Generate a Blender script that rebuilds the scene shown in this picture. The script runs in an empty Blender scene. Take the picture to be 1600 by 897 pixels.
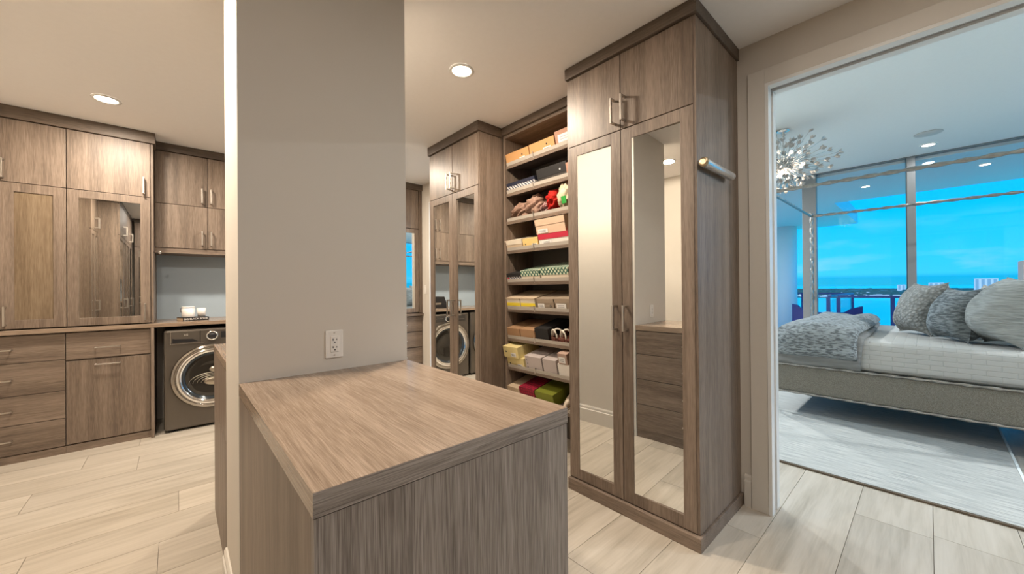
import bpy, bmesh, math, random
from mathutils import Vector, Matrix
random.seed(7)
C = bpy.context.scene.collection
S = bpy.context.scene
R = math.radians

# ------------------------------------------------------------------ camera
CAMH = 1.29
a, p, r = R(48.097), R(0.175), R(-0.496)
fw = Vector((math.cos(a) * math.cos(p), math.sin(a) * math.cos(p), math.sin(p)))
rt = Vector((math.sin(a), -math.cos(a), 0))
up = rt.cross(fw)
rt2 = rt * math.cos(r) + up * math.sin(r)
up2 = -rt * math.sin(r) + up * math.cos(r)
cd = bpy.data.cameras.new('camera')
cd.sensor_width = 36.0
cd.lens = 36.0 * 584.5 / 1600.0
cd.clip_start = 0.02
cd.clip_end = 60000
cam = bpy.data.objects.new('camera', cd)
C.objects.link(cam)
m = Matrix((rt2, up2, -fw)).transposed().to_4x4()
m.translation = Vector((0, 0, CAMH))
cam.matrix_world = m
S.camera = cam

# ------------------------------------------------------------------ world
W = bpy.data.worlds.new('sky')
S.world = W
W.use_nodes = True
nt = W.node_tree
nt.nodes.clear()
N = nt.nodes.new
out = N('ShaderNodeOutputWorld')
bg = N('ShaderNodeBackground')
tc = N('ShaderNodeTexCoord')
sep = N('ShaderNodeSeparateXYZ')
nt.links.new(tc.outputs['Generated'], sep.inputs[0])
ramp = N('ShaderNodeValToRGB')
mp = N('ShaderNodeMapRange')
mp.inputs['From Min'].default_value = -0.1
mp.inputs['From Max'].default_value = 0.9
nz0 = N('ShaderNodeTexNoise')
nz0.inputs['Scale'].default_value = 3.0
mz = N('ShaderNodeMath'); mz.operation = 'MULTIPLY_ADD'
mz.inputs[1].default_value = 0.006
nt.links.new(tc.outputs['Generated'], nz0.inputs['Vector'])
nt.links.new(nz0.outputs['Fac'], mz.inputs[0])
nt.links.new(sep.outputs['Z'], mz.inputs[2])
nt.links.new(mz.outputs[0], mp.inputs['Value'])
nt.links.new(mp.outputs[0], ramp.inputs[0])
el = ramp.color_ramp.elements
el[0].position = 0.0; el[0].color = (0.01, 0.45, 0.72, 1)
el[1].position = 1.0; el[1].color = (0.0, 0.32, 1.3, 1)
for pos, col in ((0.103, (0.015, 0.50, 0.85, 1)), (0.118, (0.01, 0.50, 0.90, 1)), (0.123, (0.05, 0.66, 1.25, 1)),
                 (0.16, (0.03, 0.66, 1.35, 1)), (0.24, (0.0, 0.60, 1.40, 1)), (0.5, (0.0, 0.50, 1.35, 1))):
    e = el.new(pos); e.color = col
# soft low clouds
cmap = N('ShaderNodeMapping'); cmap.inputs['Scale'].default_value = (6, 6, 22)
cn = N('ShaderNodeTexNoise'); cn.inputs['Scale'].default_value = 1.3; cn.inputs['Detail'].default_value = 5
cr = N('ShaderNodeValToRGB'); cr.color_ramp.elements[0].position = 0.52; cr.color_ramp.elements[1].position = 0.78
cz = N('ShaderNodeMapRange'); cz.inputs['From Min'].default_value = 0.17; cz.inputs['From Max'].default_value = 0.03
cm = N('ShaderNodeMath'); cm.operation = 'MULTIPLY'
cm2 = N('ShaderNodeMath'); cm2.operation = 'MULTIPLY'; cm2.inputs[1].default_value = 0.55
mix = N('ShaderNodeMix'); mix.data_type = 'RGBA'
mix.inputs['B'].default_value = (0.45, 0.78, 1.0, 1)
nt.links.new(tc.outputs['Generated'], cmap.inputs[0]); nt.links.new(cmap.outputs[0], cn.inputs['Vector'])
nt.links.new(cn.outputs['Fac'], cr.inputs[0]); nt.links.new(sep.outputs['Z'], cz.inputs['Value'])
nt.links.new(cr.outputs[0], cm.inputs[0]); nt.links.new(cz.outputs[0], cm.inputs[1]); nt.links.new(cm.outputs[0], cm2.inputs[0])
nt.links.new(cm2.outputs[0], mix.inputs['Factor']); nt.links.new(ramp.outputs[0], mix.inputs['A'])
nt.links.new(mix.outputs['Result'], bg.inputs['Color'])
bg.inputs['Strength'].default_value = 1.05
nt.links.new(bg.outputs[0], out.inputs[0])

sun = bpy.data.lights.new('sun', 'SUN'); sun.energy = 3.0; sun.angle = R(0.6); sun.color = (1.0, 0.95, 0.86)
so_ = bpy.data.objects.new('sun', sun); C.objects.link(so_)
so_.rotation_euler = Vector((-0.69, 0.02, 0.72)).to_track_quat('Z', 'Y').to_euler()

S.view_settings.view_transform = 'Standard'
S.view_settings.look = 'None'
S.view_settings.exposure = 0.0
S.view_settings.gamma = 1.0
S.view_settings.use_curve_mapping = False
try:
    S.cycles.max_bounces = 10
    S.cycles.diffuse_bounces = 6
    S.cycles.glossy_bounces = 5
    S.cycles.transparent_max_bounces = 12
    S.cycles.sample_clamp_indirect = 6
    S.cycles.blur_glossy = 0.5
    S.cycles.caustics_reflective = False
    S.cycles.caustics_refractive = False
except Exception:
    pass

POWER_CAN = 40.0
WARM = (1.0, 0.86, 0.70)
POWER_BED = 130.0
COOL = (0.93, 0.98, 1.0)

# ------------------------------------------------------------------ materials
MATS = {}
def newmat(name):
    mt = bpy.data.materials.new(name); mt.use_nodes = True
    t = mt.node_tree
    b = t.nodes['Principled BSDF']
    return mt, t, b

def plain(name, col, rough=0.6, metal=0.0, spec=0.5, noise=0.0, nscale=30, bump=0.0, bscale=80):
    if name in MATS: return MATS[name]
    mt, t, b = newmat(name)
    b.inputs['Roughness'].default_value = rough
    b.inputs['Metallic'].default_value = metal
    b.inputs['Specular IOR Level'].default_value = spec
    co = t.nodes.new('ShaderNodeTexCoord')
    nz = t.nodes.new('ShaderNodeTexNoise'); nz.inputs['Scale'].default_value = nscale; nz.inputs['Detail'].default_value = 3
    t.links.new(co.outputs['Object'], nz.inputs['Vector'])
    mx = t.nodes.new('ShaderNodeMix'); mx.data_type = 'RGBA'
    k = max(noise, 0.02)
    mx.inputs['A'].default_value = (*[c * (1 - k) for c in col], 1)
    mx.inputs['B'].default_value = (*[min(1, c * (1 + k)) for c in col], 1)
    t.links.new(nz.outputs['Fac'], mx.inputs['Factor'])
    t.links.new(mx.outputs['Result'], b.inputs['Base Color'])
    if bump:
        nb = t.nodes.new('ShaderNodeTexNoise'); nb.inputs['Scale'].default_value = bscale; nb.inputs['Detail'].default_value = 4
        bp = t.nodes.new('ShaderNodeBump'); bp.inputs['Strength'].default_value = bump; bp.inputs['Distance'].default_value = 0.003
        t.links.new(co.outputs['Object'], nb.inputs['Vector']); t.links.new(nb.outputs['Fac'], bp.inputs['Height'])
        t.links.new(bp.outputs[0], b.inputs['Normal'])
    MATS[name] = mt
    return mt

def wood(axis, tone='oak'):
    name = 'veneer_%s_%s' % (tone, axis)
    if name in MATS: return MATS[name]
    mt, t, b = newmat(name)
    L = t.links.new
    co = t.nodes.new('ShaderNodeTexCoord')
    oi = t.nodes.new('ShaderNodeObjectInfo')
    mu = t.nodes.new('ShaderNodeMath'); mu.operation = 'MULTIPLY'; mu.inputs[1].default_value = 37.0
    L(oi.outputs['Random'], mu.inputs[0])
    ad = t.nodes.new('ShaderNodeVectorMath'); ad.operation = 'ADD'
    L(co.outputs['Object'], ad.inputs[0]); L(mu.outputs[0], ad.inputs[1])
    def nz(across, along, detail=3, dist=0.0):
        mp = t.nodes.new('ShaderNodeMapping')
        sc = [across] * 3; sc['xyz'.index(axis)] = along
        mp.inputs['Scale'].default_value = sc
        n = t.nodes.new('ShaderNodeTexNoise'); n.inputs['Scale'].default_value = 1.0
        n.inputs['Detail'].default_value = detail; n.inputs['Distortion'].default_value = dist
        L(ad.outputs[0], mp.inputs[0]); L(mp.outputs[0], n.inputs['Vector'])
        return n
    if tone == 'floor':
        big, mid, fine = nz(6, 0.8, 4, 0.6), nz(26, 2.2, 4, 0.5), nz(130, 8, 2)
        cols = ((0.0, (0.33, 0.285, 0.225)), (0.35, (0.45, 0.40, 0.33)), (0.6, (0.525, 0.47, 0.395)), (1.0, (0.59, 0.535, 0.46)))
        wts = (0.45, 0.4, 0.15)
    else:
        big, mid, fine = nz(13, 0.5, 2, 0.3), nz(120, 4.5, 3, 0.4), nz(420, 16, 3)
        cols = ((0.0, (0.080, 0.057, 0.042)), (0.38, (0.148, 0.109, 0.081)), (0.58, (0.205, 0.154, 0.117)), (1.0, (0.305, 0.238, 0.186)))
        wts = (0.34, 0.28, 0.38)
        if tone in ('top', 'grey'):
            big, mid, fine = nz(11, 0.5, 2, 0.3), nz(170, 4.0, 3, 0.3), nz(560, 13, 3)
        if tone == 'top':
            cols = ((0.0, (0.13, 0.088, 0.06)), (0.38, (0.25, 0.18, 0.125)), (0.58, (0.33, 0.245, 0.18)), (1.0, (0.45, 0.36, 0.28)))
        if tone == 'crown':  # shade under the ceiling put into the colour: darker copy of the oak
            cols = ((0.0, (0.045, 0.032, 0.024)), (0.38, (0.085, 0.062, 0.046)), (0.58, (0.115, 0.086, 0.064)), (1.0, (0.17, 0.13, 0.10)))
        if tone == 'reflected_wood':  # brown wood reflection put into the colour of the glass door panes
            cols = ((0.0, (0.11, 0.076, 0.045)), (0.38, (0.16, 0.114, 0.072)), (0.58, (0.20, 0.147, 0.095)), (1.0, (0.27, 0.205, 0.14)))
        if tone == 'grey':  # cool bedroom light put into the veneer: greyer oak for island fronts
            cols = ((0.0, (0.12, 0.097, 0.082)), (0.36, (0.20, 0.168, 0.145)), (0.60, (0.27, 0.232, 0.203)), (1.0, (0.36, 0.315, 0.28)))
            wts = (0.14, 0.36, 0.50)
    s1 = t.nodes.new('ShaderNodeMath'); s1.operation = 'MULTIPLY'; s1.inputs[1].default_value = wts[0]; L(big.outputs['Fac'], s1.inputs[0])
    s2 = t.nodes.new('ShaderNodeMath'); s2.operation = 'MULTIPLY_ADD'; s2.inputs[1].default_value = wts[1]; L(mid.outputs['Fac'], s2.inputs[0]); L(s1.outputs[0], s2.inputs[2])
    s3 = t.nodes.new('ShaderNodeMath'); s3.operation = 'MULTIPLY_ADD'; s3.inputs[1].default_value = wts[2]; L(fine.outputs['Fac'], s3.inputs[0]); L(s2.outputs[0], s3.inputs[2])
    mr = t.nodes.new('ShaderNodeMapRange'); mr.inputs['From Min'].default_value = 0.30 if tone != 'grey' else 0.36; mr.inputs['From Max'].default_value = 0.70 if tone != 'grey' else 0.64
    L(s3.outputs[0], mr.inputs['Value'])
    rp = t.nodes.new('ShaderNodeValToRGB')
    e = rp.color_ramp.elements
    e[0].position = cols[0][0]; e[0].color = (*cols[0][1], 1); e[1].position = 1; e[1].color = (*cols[-1][1], 1)
    for q, c in cols[1:-1]:
        x = e.new(q); x.color = (*c, 1)
    L(mr.outputs[0], rp.inputs[0])
    hs = t.nodes.new('ShaderNodeHueSaturation')
    vr = t.nodes.new('ShaderNodeMapRange'); vr.inputs['To Min'].default_value = 0.93; vr.inputs['To Max'].default_value = 1.07
    L(oi.outputs['Random'], vr.inputs['Value']); L(vr.outputs[0], hs.inputs['Value']); L(rp.outputs[0], hs.inputs['Color'])
    L(hs.outputs[0], b.inputs['Base Color'])
    b.inputs['Roughness'].default_value = 0.30 if tone == 'floor' else (0.24 if tone == 'top' else (0.15 if tone == 'reflected_wood' else 0.45))
    b.inputs['Specular IOR Level'].default_value = 0.75 if tone == 'top' else 0.5
    bp = t.nodes.new('ShaderNodeBump'); bp.inputs['Strength'].default_value = 0.12 if tone == 'floor' else (0.12 if tone == 'top' else 0.25); bp.inputs['Distance'].default_value = 0.001
    L(s3.outputs[0], bp.inputs['Height']); L(bp.outputs[0], b.inputs['Normal'])
    MATS[name] = mt
    return mt

def emit(name, col, st):
    if name in MATS: return MATS[name]
    mt, t, b = newmat(name)
    b.inputs['Base Color'].default_value = (0.8, 0.8, 0.8, 1)
    b.inputs['Emission Color'].default_value = (*col, 1); b.inputs['Emission Strength'].default_value = st
    MATS[name] = mt
    return mt

def glass(name, tint=(1, 1, 1), refl=0.08, rough=0.0):
    if name in MATS: return MATS[name]
    mt, t, b = newmat(name)
    t.nodes.remove(b)
    o = t.nodes['Material Output']
    tr = t.nodes.new('ShaderNodeBsdfTransparent'); tr.inputs[0].default_value = (*tint, 1)
    gl = t.nodes.new('ShaderNodeBsdfGlossy'); gl.inputs['Roughness'].default_value = rough
    fr = t.nodes.new('ShaderNodeFresnel'); fr.inputs[0].default_value = 1.35
    mu = t.nodes.new('ShaderNodeMath'); mu.operation = 'MULTIPLY'; mu.inputs[1].default_value = refl / 0.04
    mu.use_clamp = True
    mx = t.nodes.new('ShaderNodeMixShader')
    t.links.new(fr.outputs[0], mu.inputs[0]); t.links.new(mu.outputs[0], mx.inputs[0])
    t.links.new(tr.outputs[0], mx.inputs[1]); t.links.new(gl.outputs[0], mx.inputs[2]); t.links.new(mx.outputs[0], o.inputs[0])
    MATS[name] = mt
    return mt

def pattern(name, kind, c1, c2, scale, thr=0.5, rough=0.6):
    """printed paper patterns: 'zig' lattice, 'diag' stripes, 'hex' cells, 'lines' fabric"""
    if name in MATS: return MATS[name]
    mt, t, b = newmat(name)
    L = t.links.new
    co = t.nodes.new('ShaderNodeTexCoord')
    mp = t.nodes.new('ShaderNodeMapping'); mp.inputs['Scale'].default_value = (scale,) * 3
    L(co.outputs['Object'], mp.inputs[0])
    rp = t.nodes.new('ShaderNodeValToRGB'); rp.color_ramp.interpolation = 'LINEAR'
    rp.color_ramp.elements[0].position = max(0, thr - 0.04); rp.color_ramp.elements[1].position = min(1, thr + 0.04)
    rp.color_ramp.elements[0].color = (*c1, 1); rp.color_ramp.elements[1].color = (*c2, 1)
    if kind == 'diag':
        mp.inputs['Rotation'].default_value = (R(45), 0, 0)
        w = t.nodes.new('ShaderNodeTexWave'); w.bands_direction = 'Y'; w.inputs['Scale'].default_value = 1; w.inputs['Distortion'].default_value = 3
        L(mp.outputs[0], w.inputs[0]); L(w.outputs['Fac'], rp.inputs[0])
    elif kind == 'zig':
        vs = []
        for ang in (40, -40):
            m2 = t.nodes.new('ShaderNodeMapping'); m2.inputs['Rotation'].default_value = (R(ang), 0, 0)
            w = t.nodes.new('ShaderNodeTexWave'); w.bands_direction = 'Y'; w.inputs['Scale'].default_value = 1
            L(mp.outputs[0], m2.inputs[0]); L(m2.outputs[0], w.inputs[0]); vs.append(w)
        mn = t.nodes.new('ShaderNodeMath'); mn.operation = 'MINIMUM'
        L(vs[0].outputs['Fac'], mn.inputs[0]); L(vs[1].outputs['Fac'], mn.inputs[1]); L(mn.outputs[0], rp.inputs[0])
    elif kind == 'hex':
        v = t.nodes.new('ShaderNodeTexVoronoi'); v.feature = 'DISTANCE_TO_EDGE'; v.inputs['Scale'].default_value = 1; v.inputs['Randomness'].default_value = 0.25
        L(mp.outputs[0], v.inputs['Vector']); L(v.outputs['Distance'], rp.inputs[0])
    b.inputs['Roughness'].default_value = rough
    L(rp.outputs[0], b.inputs['Base Color'])
    MATS[name] = mt
    return mt

def fabric(name, c1, c2, sc=(60, 60, 60), bump=0.5, dist=0.004, rough=0.9, lo=0.4, hi=0.6, kind='noise'):
    if name in MATS: return MATS[name]
    mt, t, b = newmat(name)
    L = t.links.new
    co = t.nodes.new('ShaderNodeTexCoord')
    mp = t.nodes.new('ShaderNodeMapping'); mp.inputs['Scale'].default_value = sc
    L(co.outputs['Object'], mp.inputs[0])
    if kind == 'noise':
        n = t.nodes.new('ShaderNodeTexNoise'); n.inputs['Scale'].default_value = 1; n.inputs['Detail'].default_value = 3
        src = n.outputs['Fac']
        L(mp.outputs[0], n.inputs['Vector'])
    elif kind == 'puff':
        n = t.nodes.new('ShaderNodeTexVoronoi'); n.inputs['Scale'].default_value = 1
        L(mp.outputs[0], n.inputs['Vector']); src = n.outputs['Distance']
    elif kind == 'brick':
        n = t.nodes.new('ShaderNodeTexBrick'); n.inputs['Scale'].default_value = 1
        n.inputs['Color1'].default_value = (1, 1, 1, 1); n.inputs['Color2'].default_value = (.9, .9, .9, 1); n.inputs['Mortar'].default_value = (0, 0, 0, 1)
        n.inputs['Mortar Size'].default_value = 0.06; n.inputs['Mortar Smooth'].default_value = 1.0
        n.inputs['Brick Width'].default_value = 1.6; n.inputs['Row Height'].default_value = 0.45
        sp = t.nodes.new('ShaderNodeSeparateXYZ'); cb = t.nodes.new('ShaderNodeCombineXYZ'); sm_ = t.nodes.new('ShaderNodeMath')
        L(mp.outputs[0], sp.inputs[0]); L(sp.outputs['X'], sm_.inputs[0]); L(sp.outputs['Z'], sm_.inputs[1])
        L(sp.outputs['Y'], cb.inputs['X']); L(sm_.outputs[0], cb.inputs['Y'])
        L(cb.outputs[0], n.inputs['Vector']); src = n.outputs['Color']
    rp = t.nodes.new('ShaderNodeValToRGB')
    rp.color_ramp.elements[0].position = lo; rp.color_ramp.elements[1].position = hi
    rp.color_ramp.elements[0].color = (*c1, 1); rp.color_ramp.elements[1].color = (*c2, 1)
    L(src, rp.inputs[0]); L(rp.outputs[0], b.inputs['Base Color'])
    bp = t.nodes.new('ShaderNodeBump'); bp.inputs['Strength'].default_value = bump; bp.inputs['Distance'].default_value = dist
    if kind == 'puff': bp.invert = True
    L(src, bp.inputs['Height']); L(bp.outputs[0], b.inputs['Normal'])
    b.inputs['Roughness'].default_value = rough
    b.inputs['Specular IOR Level'].default_value = 0.2
    MATS[name] = mt
    return mt

WALL = plain('warm_grey_wall_paint', (0.63, 0.585, 0.52), 0.8, noise=0.02, nscale=3, bump=0.03, bscale=300)
WALLB = plain('bedroom_wall_paint', (0.62, 0.63, 0.62), 0.8)
CEIL = plain('ceiling_paint', (0.87, 0.86, 0.86), 0.9)
TRIM = plain('trim_paint', (0.66, 0.62, 0.56), 0.35)
TRIMW = plain('white_trim_paint', (0.80, 0.80, 0.78), 0.35)
GROUT = plain('plank_joint', (0.26, 0.22, 0.18), 0.9)
NICKEL = plain('brushed_nickel', (0.62, 0.58, 0.53), 0.28, metal=1.0)
CHROME = plain('chrome', (0.85, 0.84, 0.82), 0.08, metal=1.0)
MIRROR = plain('mirror_silver', (0.90, 0.91, 0.89), 0.0, metal=1.0)
DARK = plain('dark_gap', (0.015, 0.013, 0.012), 0.8)
BLACK = plain('black_plastic', (0.012, 0.012, 0.014), 0.35)
WHITE = plain('white_plastic', (0.80, 0.77, 0.72), 0.35)
PAPER = plain('white_label_paper', (0.75, 0.73, 0.70), 0.7)
INK = plain('black_ink', (0.02, 0.02, 0.02), 0.6)
OZ, OX, OY = wood('z'), wood('x'), wood('y')

# ------------------------------------------------------------------ mesh builder
class MB:
    def __init__(s):
        s.v = []; s.f = []; s.M = Matrix.Identity(4); s.sm = []
    def add(s, vs, fs, smooth=False):
        n = len(s.v)
        for q in vs: s.v.append(s.M @ Vector(q))
        for f in fs: s.f.append([i + n for i in f]); s.sm.append(smooth)
        return s
    def box(s, x0, x1, y0, y1, z0, z1):
        if x0 > x1: x0, x1 = x1, x0
        if y0 > y1: y0, y1 = y1, y0
        if z0 > z1: z0, z1 = z1, z0
        vs = [(x, y, z) for x in (x0, x1) for y in (y0, y1) for z in (z0, z1)]
        return s.add(vs, [(0, 1, 3, 2), (4, 6, 7, 5), (0, 4, 5, 1), (2, 3, 7, 6), (0, 2, 6, 4), (1, 5, 7, 3)])
    def prism(s, poly, axis, c0, c1):
        """poly: 2-D points (ccw) in the plane of the other two axes, extruded along axis"""
        n = len(poly)
        def mk(q, c):
            if axis == 'x': return (c, q[0], q[1])
            if axis == 'y': return (q[0], c, q[1])
            return (q[0], q[1], c)
        vs = [mk(q, c0) for q in poly] + [mk(q, c1) for q in poly]
        fs = [tuple(range(n))[::-1], tuple(range(n, 2 * n))] + [(i, (i + 1) % n, n + (i + 1) % n, n + i) for i in range(n)]
        return s.add(vs, fs)
    def lathe(s, prof, center, axis='z', seg=32, caps=True, smooth=True):
        """prof: list of (radius, height)"""
        vs = []
        for rr, h in prof:
            for k in range(seg):
                t = 2 * math.pi * k / seg
                ca, sa = rr * math.cos(t), rr * math.sin(t)
                if axis == 'z': q = (ca, sa, h)
                elif axis == 'y': q = (ca, h, sa)
                else: q = (h, ca, sa)
                vs.append((q[0] + center[0], q[1] + center[1], q[2] + center[2]))
        fs = []
        for i in range(len(prof) - 1):
            for k in range(seg):
                k2 = (k + 1) % seg
                fs.append((i * seg + k, i * seg + k2, (i + 1) * seg + k2, (i + 1) * seg + k))
        s.add(vs, fs, smooth)
        if caps:
            n = len(s.v) - len(vs)
            if prof[0][0] > 1e-5: s.f.append([n + k for k in range(seg)][::-1]); s.sm.append(False)
            if prof[-1][0] > 1e-5: s.f.append([n + (len(prof) - 1) * seg + k for k in range(seg)]); s.sm.append(False)
        return s
    def tube(s, pts, rad, seg=8, twist=0.0, lobes=0, caps=True, smooth=True):
        pts = [Vector(q) for q in pts]
        rings = []
        for i, q in enumerate(pts):
            d = (pts[min(i + 1, len(pts) - 1)] - pts[max(i - 1, 0)]).normalized()
            ref = Vector((0, 0, 1)) if abs(d.z) < 0.9 else Vector((1, 0, 0))
            u = d.cross(ref).normalized(); w = d.cross(u).normalized()
            rr = rad[i] if isinstance(rad, (list, tuple)) else rad
            ring = []
            for k in range(seg):
                t = 2 * math.pi * k / seg
                r2 = rr * (1 + (0.28 * math.cos(lobes * t + twist * i) if lobes else 0))
                ring.append(q + u * r2 * math.cos(t) + w * r2 * math.sin(t))
            rings.append(ring)
        vs = [q for g in rings for q in g]
        fs = []
        for i in range(len(pts) - 1):
            for k in range(seg):
                k2 = (k + 1) % seg
                fs.append((i * seg + k, i * seg + k2, (i + 1) * seg + k2, (i + 1) * seg + k))
        s.add(vs, fs, smooth)
        if caps:
            n = len(s.v) - len(vs)
            s.f.append([n + k for k in range(seg)][::-1]); s.sm.append(False)
            s.f.append([n + (len(pts) - 1) * seg + k for k in range(seg)]); s.sm.append(False)
        return s
    def grid(s, fn, nu, nv, smooth=True, closeu=False):
        vs = [fn(i / nu, j / nv) for i in range(nu + 1) for j in range(nv + 1)]
        fs = [(i * (nv + 1) + j, (i + 1) * (nv + 1) + j, (i + 1) * (nv + 1) + j + 1, i * (nv + 1) + j + 1) for i in range(nu) for j in range(nv)]
        return s.add(vs, fs, smooth)
    def ball(s, c, r, n=8, sc=(1, 1, 1)):
        prof = [(max(r * math.sin(math.pi * i / n), 1e-6), -r * math.cos(math.pi * i / n)) for i in range(n + 1)]
        vs = []; seg = n * 2
        for rr, h in prof:
            for k in range(seg):
                t = 2 * math.pi * k / seg
                vs.append((c[0] + rr * math.cos(t) * sc[0], c[1] + rr * math.sin(t) * sc[1], c[2] + h * sc[2]))
        fs = [(i * seg + k, i * seg + (k + 1) % seg, (i + 1) * seg + (k + 1) % seg, (i + 1) * seg + k) for i in range(n) for k in range(seg)]
        return s.add(vs, fs, True)

OFF = {}
def off_of(o):
    while o.parent is not None: o = o.parent
    return OFF.get(o.name, Vector((0, 0, 0)))

def P(name, mb, mat, parent=None, label=None, bevel=0.0, kind=None, origin=None):
    if parent is not None:
        o0 = off_of(parent)
    elif origin is not None:
        o0 = Vector(origin)
    else:
        xs = [q.x for q in mb.v]; ys = [q.y for q in mb.v]; zs = [q.z for q in mb.v]
        o0 = Vector(((min(xs) + max(xs)) / 2, (min(ys) + max(ys)) / 2, min(zs)))
    me = bpy.data.meshes.new(name)
    me.from_pydata([tuple(q - o0) for q in mb.v], [], mb.f)
    for i, po in enumerate(me.polygons): po.use_smooth = mb.sm[i]
    bm = bmesh.new(); bm.from_mesh(me); bmesh.ops.recalc_face_normals(bm, faces=bm.faces); bm.to_mesh(me); bm.free()
    me.materials.append(mat)
    o = bpy.data.objects.new(name, me); C.objects.link(o)
    if parent is not None: o.parent = parent
    else:
        o.location = o0; OFF[o.name] = o0
    if label: o['label'] = label
    if kind: o['kind'] = kind
    if bevel:
        bv = o.modifiers.new('bevel', 'BEVEL'); bv.width = bevel; bv.segments = 2; bv.limit_method = 'ANGLE'
    return o

def thing(name, label, cat, loc, group=None):
    o = bpy.data.objects.new(name, None); C.objects.link(o)
    o.empty_display_size = 0.05
    o.location = loc; OFF[o.name] = Vector(loc)
    o['label'] = label; o['category'] = cat
    if group: o['group'] = group
    return o
def tag(o, label, cat, group=None):
    o['label'] = label; o['category'] = cat
    if group: o['group'] = group
    return o
def struct(name, mb, mat, **k):
    return P(name, mb, mat, kind='structure', **k)
def bx(*a_): return MB().box(*a_)
def frame(axis, u0, u1, z0, z1, d0, d1, w):
    """rectangular frame of four bars; axis is the normal axis; u along the other horizontal axis"""
    mb = MB()
    def b(a0, a1, c0, c1):
        if axis == 'y': mb.box(a0, a1, d0, d1, c0, c1)
        else: mb.box(d0, d1, a0, a1, c0, c1)
    b(u0, u0 + w, z0, z1); b(u1 - w, u1, z0, z1); b(u0 + w, u1 - w, z0, z0 + w); b(u0 + w, u1 - w, z1 - w, z1)
    return mb
def pull(parent, c, along, n, length=0.145, so=0.042, t=0.011, depth=None):
    """square D-shaped pull handle; c centre on the door face, along 'x','y','z', n = outward normal"""
    mb = MB(); c = Vector(c); n = Vector(n)
    A = Vector(((along == 'x'), (along == 'y'), (along == 'z')))
    B = A.cross(n)
    def bar(p0, p1, hw):
        lo = [min(p0[i], p1[i]) - hw[i] for i in range(3)]; hi = [max(p0[i], p1[i]) + hw[i] for i in range(3)]
        mb.box(lo[0], hi[0], lo[1], hi[1], lo[2], hi[2])
    e = length / 2 - t / 2
    absB = Vector([abs(q) for q in B]); absn = Vector([abs(q) for q in n])
    bar(c + n * so - A * e, c + n * so + A * e, A * t / 2 + absB * t / 2 + absn * t / 2)
    for sgn in (-1, 1):
        bar(c + A * e * sgn, c + A * e * sgn + n * (so - t / 2), A * t / 2 + absB * t / 2)
    return P('handle', mb, NICKEL, parent, bevel=0.0012)

def text_mesh(name, body, size, mat, parent, M, extr=0.0004):
    cu = bpy.data.curves.new(name + '_curve', 'FONT')
    cu.body = body; cu.size = size; cu.extrude = extr; cu.align_x = 'CENTER'; cu.align_y = 'CENTER'
    to = bpy.data.objects.new(name + '_tmp', cu); C.objects.link(to)
    dg = bpy.context.evaluated_depsgraph_get(); dg.update()
    me = bpy.data.meshes.new_from_object(to.evaluated_get(dg))
    bpy.data.objects.remove(to, do_unlink=True)
    bpy.data.curves.remove(cu)
    o0 = off_of(parent)
    me.transform(Matrix.Translation(-o0) @ M)
    me.name = name
    me.materials.clear(); me.materials.append(mat)
    o = bpy.data.objects.new(name, me); C.objects.link(o); o.parent = parent
    return o

# ------------------------------------------------------------------ structure
ZC = 2.697
ZB = 3.05
XD = 2.494
XW = 7.5
# floor
floor = struct('floor', bx(-1.6, XW + 0.1, -4.0, 5.4, -0.12, -0.006), GROUT, origin=(0, 0, 0))
FL = wood('x', 'floor')
joints = {12: [-0.69, 1.05], 10: [0.005, 1.45], 2: [0.75, 2.215], 1: [-0.4, 1.15, 3.6], 0: [1.30, 2.85], 3: [1.39], 13: [-0.22, 1.3], 11: [-0.85, 0.62], 9: [-0.55, 0.9]}
rp_ = random.Random(3)
for k in range(-13, 18):
    y0, y1 = -0.005 + 0.295 * k, -0.005 + 0.295 * (k + 1)
    y1 = min(y1, 5.3)
    xs = sorted(joints.get(k, []))
    if not xs: xs = [-1.5 + rp_.uniform(0.3, 1.6)]
    while xs[0] > -1.5 + 0.9: xs.insert(0, xs[0] - 1.5)
    while xs[-1] < XW - 1.4: xs.append(xs[-1] + 1.5)
    xs = [q for q in xs if -1.45 < q < XW - 0.2]
    xs = [-1.55] + xs + [XW]
    for x0, x1 in zip(xs[:-1], xs[1:]):
        P('plank', bx(x0 + 0.0012, x1 - 0.0012, y0 + 0.0012, y1 - 0.0012, -0.006, 0.0), FL, floor)

# walls of the dressing room
struct('wall_back', bx(-1.33, XD, 5.2, 5.32, 0, ZC), WALL)
struct('wall_left', MB().box(-1.6, -1.0, 1.7, 3.3, 0, ZC).box(-1.6, -1.33, 3.3, 5.32, 0, ZC), WALL)
struct('wall_left_recess', bx(-1.62, -1.5, -1.6, 1.7, 0, ZC), WALL)
struct('wall_front', bx(-1.5, XD, -1.6, -1.48, 0, ZC), WALL)
wr = MB()
wr.box(XD, 2.60, 0.61, 3.42, 0, ZB); wr.box(XD, 2.60, 4.38, 5.32, 0, ZB); wr.box(XD, 2.60, -4.0, -1.05, 0, ZB)
wr.box(XD, 2.60, -1.05, 0.61, 2.43, ZB); wr.box(XD, 2.60, 3.42, 4.38, 2.43, ZB)
struct('wall_right', wr, WALL)
struct('ceiling', bx(-1.6, XD, -1.6, 5.32, ZC, ZC + 0.08), CEIL)
struct('wall_center', bx(0.163, 0.802, 1.634, 2.088, 0, ZC), WALL)
struct('wall_center_rear', bx(0.70, 0.802, 2.088, 2.83, 0, ZC), WALL)
# bedroom shell
struct('ceiling_bedroom', bx(2.60, XW + 0.06, -4.0, 5.32, ZB, ZB + 0.1), plain('bedroom_ceiling_paint', (0.88, 0.90, 0.89), 0.9))


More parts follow.
